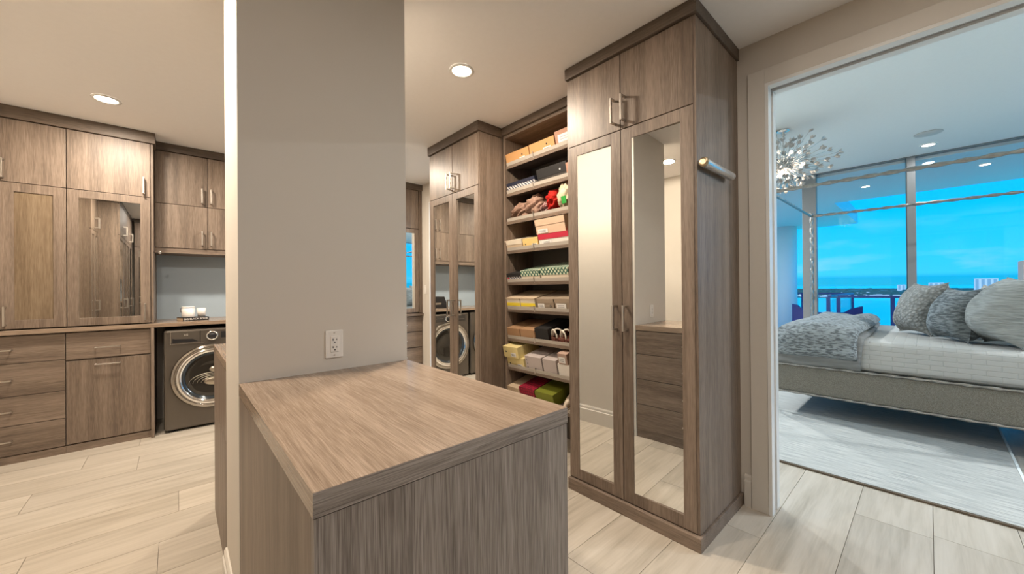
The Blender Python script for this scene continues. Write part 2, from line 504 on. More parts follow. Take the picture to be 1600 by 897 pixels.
# baseboards
def bboard(name, poly_axis, prof_sign, base, c0, c1, h=0.15):
    """profile extruded; base = wall coordinate, prof_sign = direction away from the wall"""
    pr = [(0, 0), (0.018, 0), (0.018, h - 0.035), (0.013, h - 0.03), (0.012, h - 0.012), (0.006, h), (0, h)]
    poly = [(base + prof_sign * q[0], q[1]) for q in pr]
    return struct(name, MB().prism(poly, poly_axis, c0, c1), TRIM)
bboard('baseboard_center_left', 'y', -1, 0.163, 1.66, 2.085, 0.155)
bboard('baseboard_center_right', 'y', 1, 0.802, 1.66, 2.83, 0.155)
bboard('baseboard_left', 'y', 1, -1.0, 1.7, 3.3)
bboard('baseboard_right', 'y', -1, XD, 0.697, 0.733, 0.185)

# doorway 1 (to the bedroom): casing, jamb, pocket-door slot
def doorway(name, ya, yb, zt, cw=0.085):
    d = struct(name, MB().box(XD - 0.02, XD - 0.0005, ya, ya + cw, 0, zt + cw).box(XD - 0.02, XD - 0.0005, yb - cw, yb, 0, zt + cw)
               .box(XD - 0.02, XD - 0.0005, yb, ya, zt, zt + cw), TRIM, origin=(XD, ya, 0), bevel=0.002)
    P('bedroom_side_casing', MB().box(2.6005, 2.62, ya, ya + cw, 0, zt + cw).box(2.6005, 2.62, yb - cw, yb, 0, zt + cw)
      .box(2.6005, 2.62, yb, ya, zt, zt + cw), TRIMW, d)
    # jamb lining with a dark track slot
    jt = 0.018
    j = MB()
    for x0, x1 in ((XD - 0.024, 2.525), (2.568, 2.622)):
        j.box(x0, x1, ya - jt, ya - 0.0005, 0, zt - jt); j.box(x0, x1, yb + 0.0005, yb + jt, 0, zt - jt)
        j.box(x0, x1, yb + 0.0005, ya - 0.0005, zt - jt, zt - 0.0005)
    P('jamb', j, TRIMW, d, bevel=0.0015)
    P('track_slot', MB().box(2.525, 2.568, ya - 0.006, ya - 0.0005, 0, zt - 0.006).box(2.525, 2.568, yb + 0.0005, yb + 0.006, 0, zt - 0.006)
      .box(2.525, 2.568, yb + 0.006, ya - 0.006, zt - 0.006, zt - 0.0005), plain('grey_track', (0.35, 0.34, 0.33), 0.5), d)
    return d
d1 = doorway('door_1', 0.61, -1.05, 2.43)
P('strike_plate', bx(2.534, 2.558, 0.6015, 0.6035, 0.93, 1.06), NICKEL, d1)
d2 = doorway('door_2', 4.38, 3.42, 2.43)

# light switch on the right wall between door 2 and the far cabinet
t = thing('light_switch', 'white rocker light switch on the wall strip beside the far doorway', 'switch', (XD, 4.52, 1.22))
P('plate', bx(XD - 0.007, XD - 0.0005, 4.485, 4.555, 1.22, 1.335), WHITE, t, bevel=0.002)
P('rocker', bx(XD - 0.011, XD - 0.0075, 4.503, 4.537, 1.245, 1.31), WHITE, t, bevel=0.001)

# outlet on the pillar
t = thing('wall_outlet', 'white duplex power outlet on the grey pillar above the near counter', 'outlet', (0.481, 1.634, 1.012))
P('plate', bx(0.447, 0.515, 1.628, 1.6335, 1.012, 1.124), WHITE, t, bevel=0.002)
P('socket', bx(0.466, 0.498, 1.6255, 1.6278, 1.036, 1.100), WHITE, t, bevel=0.001)
hol = MB()
for zc in (1.083, 1.052):
    hol.box(0.4735, 0.4765, 1.6245, 1.6254, zc - 0.001, zc + 0.007); hol.box(0.4875, 0.490, 1.6245, 1.6254, zc, zc + 0.006)
    hol.lathe([(0.0028, -0.0005), (0.0028, 0.0004)], (0.482, 1.625, zc - 0.008), 'y', 10)
P('slots', hol, INK, t)
for z_ in (1.113, 1.023): P('screw', MB().lathe([(0.003, -0.001), (0.003, 0.001)], (0.481, 1.627, z_), 'y', 10), NICKEL, t)

# ------------------------------------------------------------------ cabinets
YL = 4.61           # front plane of left wall doors
def slab(name, parent, axis, u0, u1, z0, z1, face, mat, th=0.02, gap=0.0022):
    if axis == 'y': mb = bx(u0 + gap, u1 - gap, face, face + th, z0 + gap, z1 - gap)
    else: mb = bx(face, face + th, u0 + gap, u1 - gap, z0 + gap, z1 - gap)
    return P(name, mb, mat, parent, bevel=0.0012)
def framed(name, parent, axis, u0, u1, z0, z1, face, pane='mirror', w=0.06, rot=0.0, th=0.02, gap=0.0022, pmat=None):
    mb = frame(axis, u0 + gap, u1 - gap, z0 + gap, z1 - gap, face, face + th, w)
    d = P(name, mb, OZ, parent, bevel=0.0012)
    a0, a1, c0, c1 = u0 + gap + w, u1 - gap - w, z0 + gap + w, z1 - gap - w
    f = face + 0.007
    g = MB()
    if axis == 'y':
        g.box(a0, a1, f, f + 0.004, c0, c1)
    else:
        h = (a1 - a0) / 2 * math.tan(R(rot)); ym = (a0 + a1) / 2
        # pane set at a slight angle: more +y goes toward the room when rot > 0
        poly = [(f - h * (1), a1), (f + h, a0), (f + h + 0.004, a0), (f - h + 0.004, a1)]
        g.prism(poly, 'z', c0, c1)
    P(pane, g, pmat or MIRROR, d)
    P('back_panel', (bx(a0, a1, f + 0.009, f + 0.0125, c0, c1) if axis == 'y' else bx(f + 0.011, f + 0.0128, a0, a1, c0, c1)), OZ, d)
    return d
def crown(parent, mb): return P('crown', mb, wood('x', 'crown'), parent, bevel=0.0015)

# --- left wall, upper cabinet (doors above the counter)
zt, zs, zb = 2.60, 2.122, 1.012
t = thing('upper_cabinet', 'wall of tall oak cupboard doors left of the laundry niche, one with a mirror', 'cabinet', (-0.74, 4.9, zb))
ca = MB(); ca.box(-1.329, -1.313, YL + 0.022, 5.199, zb, zt); ca.box(-0.166, -0.15, YL + 0.004, 5.199, zb, zt); ca.box(-1.313, -0.166, YL + 0.022, 5.199, zb, zb + 0.016)
ca.box(-1.313, -0.166, YL + 0.022, 5.199, zt - 0.016, zt); ca.box(-1.313, -0.166, 5.18, 5.199, zb + 0.016, zt - 0.016)
P('carcass', ca, OZ, t, bevel=0.001)
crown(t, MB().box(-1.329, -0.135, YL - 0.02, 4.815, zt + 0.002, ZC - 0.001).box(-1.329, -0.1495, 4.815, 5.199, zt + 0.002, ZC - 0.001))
d = slab('door', t, 'y', -1.311, -0.98, zs, zt, YL, OZ); pull(d, (-0.999, YL, 2.216), 'z', (0, -1, 0))
d = framed('door', t, 'y', -1.311, -0.98, zb, zs, YL, pane='glass_panel', w=0.066, pmat=wood('z', 'reflected_wood')); pull(d, (-1.01, YL, 1.112), 'z', (0, -1, 0))
d = slab('door', t, 'y', -0.98, -0.653, zs, zt, YL, OZ); pull(d, (-0.961, YL, 2.216), 'z', (0, -1, 0))
d = slab('door', t, 'y', -0.653, -0.168, zs, zt, YL, OZ); pull(d, (-0.21, YL, 2.216), 'z', (0, -1, 0))
d = framed('door', t, 'y', -0.98, -0.653, zb, zs, YL, pane='glass_panel', w=0.066,
           pmat=wood('z', 'reflected_wood')); pull(d, (-0.952, YL, 1.112), 'z', (0, -1, 0))
d = framed('door', t, 'y', -0.653, -0.168, zb, zs, YL, w=0.062); pull(d, (-0.205, YL, 1.112), 'z', (0, -1, 0))
# --- valet hook
t = thing('valet_knob', 'small chrome knob on the cabinet side edge below the laundry cupboards', 'hook', (-0.14, 4.66, 1.627))
P('stem', MB().lathe([(0.006, 0), (0.006, 0.03), (0.016, 0.032), (0.018, 0.042), (0.012, 0.05)], (-0.1495, 4.635, 1.64), 'x', 16), CHROME, t)

# --- left wall base units
def drawer(parent, axis, u0, u1, z0, z1, face, hw=0.13, hu=None, hz=None, n=(0, -1, 0)):
    d = slab('drawer', parent, axis, u0, u1, z0, z1, face, OX if axis == 'y' else OY)
    cu = (u0 + u1) / 2 if hu is None else hu
    cz = (z0 + z1) / 2 if hz is None else hz
    if axis == 'y': pull(d, (cu, face, cz), 'x', n, hw, 0.032, 0.009)
    else: pull(d, (face + (0.02 if n[0] > 0 else 0), cu, cz), 'y', n, hw, 0.032, 0.009)
    return d
def base_carcass(t, x0, x1, y0, y1, z0, z1, side='y', face=None):
    P('carcass', bx(x0, x1, y0, y1, z0, z1), OZ, t)
zc0 = 0.97
t = thing('drawer_unit', 'stack of four oak drawers at the left end under the counter', 'drawers', (-1.0, 4.9, 0))
base_carcass(t, -1.329, -0.6615, YL + 0.021, 5.199, 0.0605, zc0 - 0.002)
P('plinth', bx(-1.329, -0.6615, YL + 0.003, 5.199, 0, 0.058), OX, t)
for z0, z1 in ((0.752, 0.962), (0.505, 0.752), (0.285, 0.505), (0.062, 0.285)):
    drawer(t, 'y', -1.327, -0.6615, z0, z1, YL, 0.15, hu=-0.995)
t = thing('hamper_unit', 'oak unit with one drawer over a tall tilt-out hamper door beside the washer', 'cabinet', (-0.41, 4.9, 0))
base_carcass(t, -0.6605, -0.171, YL + 0.021, 5.199, 0.0605, zc0 - 0.002)
P('plinth', bx(-0.6605, -0.171, YL + 0.003, 5.199, 0, 0.058), OX, t)
P('side_panel', bx(-0.170, -0.148, 4.575, 5.199, 0, zc0 - 0.002), OZ, t, bevel=0.001)
drawer(t, 'y', -0.6605, -0.171, 0.742, 0.962, YL, 0.15, hu=-0.428, hz=0.83)
d = slab('hamper_door', t, 'y', -0.6605, -0.171, 0.066, 0.735, YL, OZ); pull(d, (-0.428, YL, 0.69), 'x', (0, -1, 0), 0.15, 0.032, 0.009)
# base filler cabinet right of dryer
t = thing('base_cabinet', 'plain oak base cabinet at the right end of the laundry counter', 'cabinet', (1.57, 4.9, 0))
base_carcass(t, 1.36, 1.789, YL + 0.021, 5.199, 0.0605, zc0 - 0.002)
P('plinth', bx(1.36, 1.789, YL + 0.003, 5.199, 0, 0.058), OX, t)
d = slab('door', t, 'y', 1.362, 1.787, 0.066, 0.962, YL, OZ); pull(d, (1.43, YL, 0.85), 'z', (0, -1, 0))
# continuous worktop
tag(P('worktop', bx(-1.329, 1.789, 4.575, 5.199, zc0, 1.004), wood('x', 'top'), bevel=0.0015),
    'long oak worktop running over the left drawers and the washing machines', 'worktop')
# --- laundry uppers
YU = 4.84
def laundry_upper(x0, xs, label):
    x1 = xs[-1]
    t = thing('upper_cabinet', label, 'cabinet', ((x0 + x1) / 2, 5.0, 1.645), 'cupboards over the laundry counter')
    ca = MB(); ca.box(x0 + 0.001, x1 - 0.001, YU + 0.021, 5.199, 1.70, 2.61); ca.box(x0 + 0.001, x1 - 0.001, YU + 0.004, 5.199, 1.655, 1.699)
    P('carcass', ca, OX, t)
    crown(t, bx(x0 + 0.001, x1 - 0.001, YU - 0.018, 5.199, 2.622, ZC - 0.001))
    us = [x0] + xs
    for i in range(len(us) - 1):
        left = i % 2 == 0
        hx = us[i + 1] - 0.045 if left else us[i] + 0.026
        for z0, z1 in ((2.125, 2.62), (1.703, 2.125)):
            d = slab('door', t, 'y', us[i], us[i + 1], z0, z1, YU, OZ)
            pull(d, (hx, YU, z0 + 0.105), 'z', (0, -1, 0))
laundry_upper(-0.148, [0.238, 0.624], 'upper oak cupboards with four flat doors above the washing machine')
laundry_upper(0.624, [1.01, 1.396], 'upper oak cupboards with four flat doors above the dryer, seen in the wardrobe mirror')
laundry_upper(1.396, [1.789], 'narrow upper oak cupboard at the right end above the laundry counter')
# --- far tall unit right of the laundry (seen between pillar and middle wardrobe)
t = thing('display_cabinet', 'far oak cabinet with mirrored door over drawers, seen just right of the pillar', 'cabinet', (2.14, 4.9, 0))
zt2 = 2.615
P('carcass', MB().box(1.792, 2.49, 4.622, 5.199, 0.97, zt2).box(1.792, 2.49, 4.622, 5.199, 0.06, 0.93), OZ, t)
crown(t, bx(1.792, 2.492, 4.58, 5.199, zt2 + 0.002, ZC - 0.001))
P('counter', bx(1.792, 2.492, 4.57, 5.199, 0.931, 0.962), OX, t, bevel=0.001)
P('end_stile', bx(2.445, 2.49, 4.6, 4.62, 0.97, zt2), OZ, t)
P('plinth', bx(1.792, 2.49, 4.602, 5.199, 0, 0.058), OX, t)
slab('door', t, 'y', 1.80, 2.44, 2.10, zt2, 4.6, OZ)
framed('door', t, 'y', 1.80, 2.44, 0.975, 2.095, 4.6, w=0.055)
for z0, z1 in ((0.72, 0.925), (0.51, 0.715), (0.29, 0.505), (0.062, 0.285)):
    d = slab('drawer', t, 'y', 1.80, 2.485, z0, z1, 4.6, OX)
    pull(d, (2.19, 4.6, (z0 + z1) / 2 - 0.01), 'x', (0, -1, 0), 0.13, 0.032, 0.009)

# --- wardrobes along the right wall
def wardrobe(x, y0, y1, ysplit, label, zsplit, ztop, mir, rots, side_stile=False, hup=True):
    t = thing('wardrobe', label, 'wardrobe', ((x + XD) / 2, (y0 + y1) / 2, 0))
    xb = XD - 0.001
    P('side_panel', bx(x + 0.004, xb, y0, y0 + 0.018, 0.073, ztop), OZ, t, bevel=0.001)
    P('side_panel', bx(x + 0.004, xb, y1 - 0.018, y1, 0.073, ztop), OZ, t, bevel=0.001)
    P('back_board', bx(xb - 0.02, xb, y0 + 0.0185, y1 - 0.0185, 0.073, ztop), OZ, t)
    P('carcass', bx(x + 0.0215, xb - 0.021, y0 + 0.0185, y1 - 0.0185, 0.075, ztop - 0.001), OZ, t)
    P('plinth', bx(x - 0.02, xb, y0 - 0.012, y1, 0, 0.071), OY, t, bevel=0.003)
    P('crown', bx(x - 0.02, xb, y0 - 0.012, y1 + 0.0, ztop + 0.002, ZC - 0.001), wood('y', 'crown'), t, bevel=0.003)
    for (a0, a1, first) in ((y0 + 0.012, ysplit, True), (ysplit, y1 - 0.012, False)):
        d = slab('door', t, 'x', a0, a1, zsplit, ztop, x, OZ)
        hy = ysplit - 0.03 if first else ysplit + 0.035
        pull(d, (x, hy, zsplit + 0.108), 'z', (-1, 0, 0))
        d = framed('door', t, 'x', a0, a1, 0.075, zsplit, x, w=0.064 if y0 < 2 else 0.06, rot=rots[0] if first else rots[1])
        pull(d, (x, hy, 1.115), 'z', (-1, 0, 0))
    return t
struct('trim_2', bx(-0.1475, 1.788, 5.192, 5.1995, 1.0045, 1.654), plain('blue_grey_backsplash', (0.38, 0.47, 0.55), 0.25))
tw = wardrobe(1.893, 0.753, 1.562, 1.17, 'tall mirrored oak wardrobe nearest the bedroom doorway', 2.19, 2.625, True, (1.75, 1.75))
wardrobe(1.893, 2.51, 3.337, 2.92, 'mirrored oak wardrobe beyond the shoe shelves, reflecting the dryer', 2.165, 2.612, True, (-0.8, -0.8))

# valet rod on wardrobe side
t = thing('pull_out_rod', 'short chrome pull-out rod mounted on the near side of the tall wardrobe', 'rod', (2.1, 0.715, 1.88))
rb = MB(); rb.lathe([(0.021, 1.905), (0.0215, 1.91), (0.0215, 2.28), (0.016, 2.29)], (0, 0.722, 1.893), 'x', 24)
P('tube', rb, plain('satin_chrome', (0.82, 0.81, 0.80), 0.25, metal=0.85), t)
P('end_cap', MB().lathe([(0.012, 1.893), (0.022, 1.896), (0.0235, 1.9045)], (0, 0.722, 1.893), 'x', 24), plain('antique_brass', (0.5, 0.4, 0.26), 0.35, metal=1), t)
P('mounting_bar', bx(1.92, 2.30, 0.7455, 0.7525, 1.905, 1.912), CHROME, t)

# --- shelving unit
XS = 2.152
ys0, ys1 = 1.564, 2.497
t = thing('shoe_shelving', 'open oak shelving with slanted shoe shelves between the two wardrobes', 'shelving', (2.3, 2.03, 0))
P('side_panel', bx(XS, XD - 0.001, ys1 - 0.024, ys1, 0.0, 2.625), OZ, t, bevel=0.001)
P('side_panel', bx(XS, XD - 0.001, ys0, ys0 + 0.022, 0.0, 2.625), OZ, t, bevel=0.001)
P('back_board', bx(XD - 0.012, XD - 0.001, ys0 + 0.023, ys1 - 0.025, 0.0, 2.60), plain('grey_backboard', (0.10, 0.085, 0.072), 0.6), t)
P('top_board', bx(XS, XD - 0.013, ys0 + 0.023, ys1 - 0.025, 2.60, 2.625), OY, t)
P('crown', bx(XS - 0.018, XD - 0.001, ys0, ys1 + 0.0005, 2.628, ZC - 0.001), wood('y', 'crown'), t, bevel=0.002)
SL = R(13)
ROWS = [2.33, 2.088, 1.843, 1.587, 1.315, 1.08, 0.828, 0.578, 0.33]
def rowM(i):
    z = ROWS[i] + 0.028
    return Matrix(((math.cos(SL), 0, -math.sin(SL), XS + 0.012), (0, 1, 0, 0), (math.sin(SL), 0, math.cos(SL), z), (0, 0, 0, 1)))
lipm = plain('clear_taupe_lip', (0.42, 0.38, 0.33), 0.3)
for i in range(9):
    mb = MB(); mb.M = rowM(i)
    mb.box(-0.006, 0.318, ys0 + 0.0235, ys1 - 0.0255, -0.026, -0.001)
    sh = P('shelf', mb, OY, t, bevel=0.001)
    mb = MB(); mb.M = rowM(i); mb.box(-0.003, 0.001, ys0 + 0.03, 2.134, 0.0, 0.026); mb.box(-0.003, 0.001, 2.138, ys1 - 0.035, 0.0, 0.026)
    P('front_lip', mb, lipm, sh)
    mb = MB(); mb.M = rowM(i); mb.box(-0.007, -0.0035, 2.132, 2.14, -0.012, 0.04)
    P('clip', mb, NICKEL, sh)

def col(name, c, **k): return plain('card_' + name, c, rough=0.65, noise=0.04, **k)
TAN = col('tan_orange', (0.56, 0.30, 0.12)); TAN2 = col('pink_brown', (0.40, 0.22, 0.15)); BEIGE = col('beige', (0.55, 0.43, 0.30))
YEL = col('yellow', (0.72, 0.52, 0.20)); PALEY = col('pale_yellow', (0.72, 0.60, 0.28)); RED = col('crimson', (0.50, 0.02, 0.05)); PINKB = col('pink_beige', (0.62, 0.44, 0.31))
NAVY = col('navy', (0.012, 0.015, 0.035)); BLK = col('black', (0.012, 0.011, 0.011)); TAUPE = col('taupe', (0.32, 0.25, 0.18)); BROWN = col('kraft_brown', (0.36, 0.21, 0.11))
LILAC = col('lilac_grey', (0.48, 0.42, 0.40)); OLIVE = col('olive_green', (0.18, 0.20, 0.015)); CREAM = col('cream', (0.68, 0.60, 0.48)); BYEL = col('bright_yellow', (0.80, 0.62, 0.04))
WHT = col('white', (0.74, 0.70, 0.64)); CHAR = col('charcoal', (0.045, 0.038, 0.033))
LATT = pattern('green_lattice_print', 'zig', (0.02, 0.10, 0.07), (0.62, 0.66, 0.50), 12, 0.30)
DIAG = pattern('blue_white_scribble_print', 'diag', (0.05, 0.06, 0.11), (0.60, 0.58, 0.56), 14, 0.38)
HEXR = pattern('red_hexagon_print', 'hex', (0.08, 0.0, 0.01), (0.32, 0.006, 0.03), 38, 0.09)

def shoebox(row, y0, y1, h, mat, label, lid=None, lidh=0.35, h0=0.0, d0=0.006, depth=0.285, sticker=None, dots=(), band=None, name='shoe_box', grp='shoe boxes on the slanted shelves', yaw=0):
    """sticker: (y0frac, y1frac, z0frac, z1frac)"""
    Mx = rowM(row)
    base = Mx @ Vector((d0 + depth / 2, (y0 + y1) / 2, h0))
    t = thing(name, label, 'box', base, grp)
    e = 0.0025
    lh = h * lidh if lid else 0
    def L(*b_):
        mb = MB(); mb.M = Mx; mb.box(*b_); return mb
    P('box_body', L(d0 + e, d0 + depth - e, y0 + e, y1 - e, h0 + 0.0008, h0 + h - (0.002 if lid else 0)), mat, t, bevel=0.001)
    if lid:
        mb = MB(); mb.M = Mx
        mb.box(d0, d0 + depth, y0 + 0.0005, y1 - 0.0005, h0 + h - 0.0015, h0 + h)
        mb.box(d0, d0 + 0.002, y0 + 0.0005, y1 - 0.0005, h0 + h - lh, h0 + h - 0.0015)
        mb.box(d0, d0 + depth, y0 + 0.0005, y0 + 0.0022, h0 + h - lh, h0 + h - 0.0015)
        mb.box(d0, d0 + depth, y1 - 0.0022, y1 - 0.0005, h0 + h - lh, h0 + h - 0.0015)
        P('lid', mb, lid, t)
    W_ = y1 - y0
    if band:
        P('band', L(d0 + e - 0.0009, d0 + e - 0.0002, y0 + e, y1 - e, h0 + h * band[0], h0 + h * band[1]), band[2], t)
    if sticker:
        # image-left is larger y
        ya, yb = y1 - W_ * sticker[1], y1 - W_ * sticker[0]
        zz0, zz1 = h0 + h * sticker[2], h0 + h * sticker[3]
        P('sticker', L(d0 - 0.0012, d0 - 0.0004, ya, yb, zz0, zz1), PAPER, t)
        mk = MB(); mk.M = Mx
        for q in range(2):
            z_ = zz0 + (zz1 - zz0) * (0.35 + 0.3 * q)
            mk.box(d0 - 0.0018, d0 - 0.0013, ya + (yb - ya) * 0.2, yb - (yb - ya) * 0.15, z_ - 0.0012, z_ + 0.0012)
        P('print', mk, INK, t)
    for (fy, fz, rr, m_) in dots:
        mb = MB(); mb.M = Mx; mb.lathe([(rr, -0.0005), (rr, 0.0003)], (d0 - 0.0006, y1 - W_ * fy, h0 + h * fz), 'x', 14)
        P('mark', mb, m_, t)
    return t
# row 0 (top)
shoebox(0, 2.185, 2.472, 0.098, TAN, 'orange tan flat box with a white tag at the left of the top shelf', sticker=(0.60, 0.82, 0.10, 0.36), dots=((0.72, 0.55, 0.006, INK),))
shoebox(0, 1.905, 2.18, 0.100, TAN, 'orange tan flat box with a white tag, middle of the top shelf', sticker=(0.55, 0.85, 0.12, 0.38), dots=((0.70, 0.6, 0.006, INK),))
shoebox(0, 1.62, 1.90, 0.118, TAN2, 'pinkish brown box with a big white sticker at the right of the top shelf', sticker=(0.12, 0.6, 0.25, 0.72))
# row 1
shoebox(1, 2.12, 2.462, 0.082, DIAG, 'navy lidded box with scribbled white sides on the second shelf', lid=NAVY, lidh=0.32)
shoebox(1, 1.80, 2.112, 0.120, CHAR, 'large black box with a small white emblem on the second shelf', lid=BLK, lidh=0.6, d0=0.03, depth=0.26, dots=((0.78, 0.62, 0.007, PAPER),))
shoebox(1, 1.62, 1.795, 0.10, TAN2, 'reddish brown box at the right end of the second shelf')
# row 3
shoebox(3, 2.275, 2.49, 0.088, BEIGE, 'plain beige lidded shoe box at the left of the fourth shelf', lid=CREAM, lidh=0.45)
shoebox(3, 2.09, 2.27, 0.082, YEL, 'yellow shoe box with a black dot and small print on the fourth shelf', dots=((0.2, 0.45, 0.006, INK),), sticker=(0.6, 0.92, 0.25, 0.45))
shoebox(3, 1.775, 2.082, 0.098, WHT, 'white shoe box with a crimson lid on the fourth shelf', lid=RED, lidh=0.42, sticker=(0.12, 0.45, 0.15, 0.5))
P_t = shoebox(3, 1.79, 2.095, 0.118, PINKB, 'pinkish beige shoe box stacked on the crimson lidded box', lid=PINKB, lidh=0.42, h0=0.0985, sticker=(0.08, 0.42, 0.08, 0.34), depth=0.26)
# row 4
shoebox(4, 2.30, 2.475, 0.072, DIAG, 'dark lidded box with red and blue scribbled side on the fifth shelf', lid=BLK, lidh=0.4, dots=((0.12, 0.35, 0.013, RED),))
shoebox(4, 2.072, 2.293, 0.092, CREAM, 'cream shoe box with green lattice lid, left of two on the fifth shelf', lid=LATT, lidh=0.52)
shoebox(4, 1.78, 2.066, 0.100, CREAM, 'wide cream shoe box with green lattice lid, right of two on the fifth shelf', lid=LATT, lidh=0.52)
# row 5
shoebox(5, 2.308, 2.478, 0.098, CREAM, 'cream shoe box with a yellow lower band, left of two on the sixth shelf', band=(0.30, 0.58, BYEL), lid=BEIGE, lidh=0.1)
shoebox(5, 2.128, 2.302, 0.098, CREAM, 'cream shoe box with a yellow lower band, right of two on the sixth shelf', band=(0.30, 0.58, BYEL), lid=BEIGE, lidh=0.1)
shoebox(5, 1.925, 2.108, 0.096, TAUPE, 'taupe lidded shoe box with white sticker and dark round mark on the sixth shelf', lid=TAUPE, lidh=0.36, sticker=(0.08, 0.45, 0.2, 0.6), dots=((0.8, 0.42, 0.009, INK), (0.8, 0.42, 0.004, PAPER)))
shoebox(5, 1.735, 1.918, 0.100, TAUPE, 'taupe lidded shoe box with large white sticker at the right of the sixth shelf', lid=TAUPE, lidh=0.36, sticker=(0.1, 0.62, 0.2, 0.62))
# row 6
shoebox(6, 2.315, 2.478, 0.088, BROWN, 'brown kraft shoe box at the left of the seventh shelf', sticker=(0.45, 0.85, 0.02, 0.14), dots=())
shoebox(6, 2.135, 2.308, 0.090, BROWN, 'brown kraft shoe box beside the black box on the seventh shelf', sticker=(0.5, 0.9, 0.02, 0.14))
shoebox(6, 1.985, 2.128, 0.112, BLK, 'black shoe box with tiny white lettering on the seventh shelf', lid=BLK, lidh=0.3, sticker=None, dots=())
# row 7
shoebox(7, 2.265, 2.478, 0.090, PALEY, 'larger yellow shoe box at the bottom left of the eighth shelf', sticker=(0.62, 0.9, 0.2, 0.42), dots=((0.18, 0.35, 0.007, INK),))
shoebox(7, 2.30, 2.50 - 0.012, 0.098, PALEY, 'small yellow shoe box stacked on the larger yellow one', h0=0.0905, depth=0.26, d0=-0.01, sticker=(0.52, 0.85, 0.15, 0.5), dots=((0.22, 0.55, 0.008, INK),))
shoebox(7, 2.055, 2.245, 0.128, LILAC, 'lilac grey shoe box with handwritten marks on the eighth shelf', dots=((0.12, 0.75, 0.004, INK), (0.16, 0.5, 0.005, INK), (0.14, 0.25, 0.005, INK), (0.6, 0.2, 0.007, INK)))
shoebox(7, 1.90, 2.045, 0.128, LILAC, 'plain lilac grey shoe box, right of the marked one on the eighth shelf')
shoebox(7, 1.76, 1.888, 0.110, WHT, 'small white box at the right end of the eighth shelf')
shoebox(7, 1.78, 1.875, 0.085, col('rose_brown', (0.42, 0.29, 0.23)), 'rose brown box with white sticker stacked on the small white box', h0=0.1105, depth=0.2, sticker=(0.15, 0.8, 0.15, 0.7))
# row 8
shoebox(8, 2.325, 2.478, 0.080, BEIGE, 'tan shoe box at the left of the lowest shelf')
shoebox(8, 2.14, 2.318, 0.105, HEXR, 'dark red shoe box with a hexagon pattern on the lowest shelf', lid=HEXR, lidh=0.4)
shoebox(8, 1.935, 2.132, 0.105, OLIVE, 'olive green shoe box on the lowest shelf', lid=OLIVE, lidh=0.4)

# crumpled cloth bags on row 2
def crumple(label, y0, y1, h, mat, seed, cat='bag', name='cloth_bag', depth=0.2, peaks=3, grp=None, parts=None):
    Mx = rowM(2)
    rn = random.Random(seed)
    pk = [(rn.uniform(0.1, 0.9), rn.uniform(0.1, 0.8), rn.uniform(0.10, 0.22), rn.uniform(0.5, 1.0)) for _ in range(peaks * 3)]
    def fn(u, v):
        # u around, v from pole to pole: lumpy blob with creases
        th = 2 * math.pi * u; ph = math.pi * v
        cx, cy, cz = math.sin(ph) * math.cos(th), math.sin(ph) * math.sin(th), math.cos(ph)
        w = 1.0
        for i, q in enumerate(pk):
            w += 0.09 * q[3] * math.sin(5 * q[0] * cx * 3 + 7 * q[1] * cy * 3 + 9 * q[2] * cz * 6 + i)
        fold = 0.10 * abs(math.sin(3.5 * cy * 3 + 2.5 * cz * 2 + seed))
        w -= fold
        x = 0.012 + depth / 2 + cx * w * depth * 0.42
        y = (y0 + y1) / 2 + cy * w * (y1 - y0) * 0.52
        z = h * 0.5 + cz * w * h * 0.55
        return Vector((x, y, max(0.001, z)))
    t_ = thing(name, label, cat, Mx @ Vector((depth / 2, (y0 + y1) / 2, 0)), grp)
    mb = MB(); mb.M = Mx; mb.grid(fn, 44, 26)
    P('cloth', mb, mat, t_)
    return t_, Mx
MAUVE = fabric('mauve_dust_bag_cloth', (0.27, 0.165, 0.12), (0.36, 0.235, 0.18), (20, 20, 20), 0.3)
crumple('crumpled mauve cloth dust bag at the left of the third shelf', 2.26, 2.47, 0.125, MAUVE, 4)
crumple('crumpled mauve cloth dust bag with a pointed fold, middle of the third shelf', 2.09, 2.29, 0.155, MAUVE, 9)
crumple('small floral print cloth pouch between the mauve bags and the red one', 2.03, 2.105, 0.085, pattern('floral_print', 'hex', (0.3, 0.15, 0.14), (0.55, 0.45, 0.42), 60, 0.2), 14, 'pouch', 'cloth_pouch')
crumple('bright red crumpled cloth bag beside the cream one on the third shelf', 1.925, 2.035, 0.165, fabric('red_cloth', (0.36, 0.01, 0.008), (0.55, 0.03, 0.02), (25, 25, 25), 0.3), 21)
tb, Mx = crumple('cream cloth bag with a green print standing at the right of the third shelf', 1.77, 1.92, 0.195, fabric('cream_cloth', (0.58, 0.48, 0.33), (0.70, 0.60, 0.44), (18, 18, 18), 0.3), 33)
mb = MB(); mb.M = Mx
mb.box(0.016, 0.0195, 1.80, 1.845, 0.05, 0.105)
P('green_print', mb, plain('green_ink', (0.02, 0.30, 0.04), 0.6), tb, label='green printed patch', bevel=0.0015)

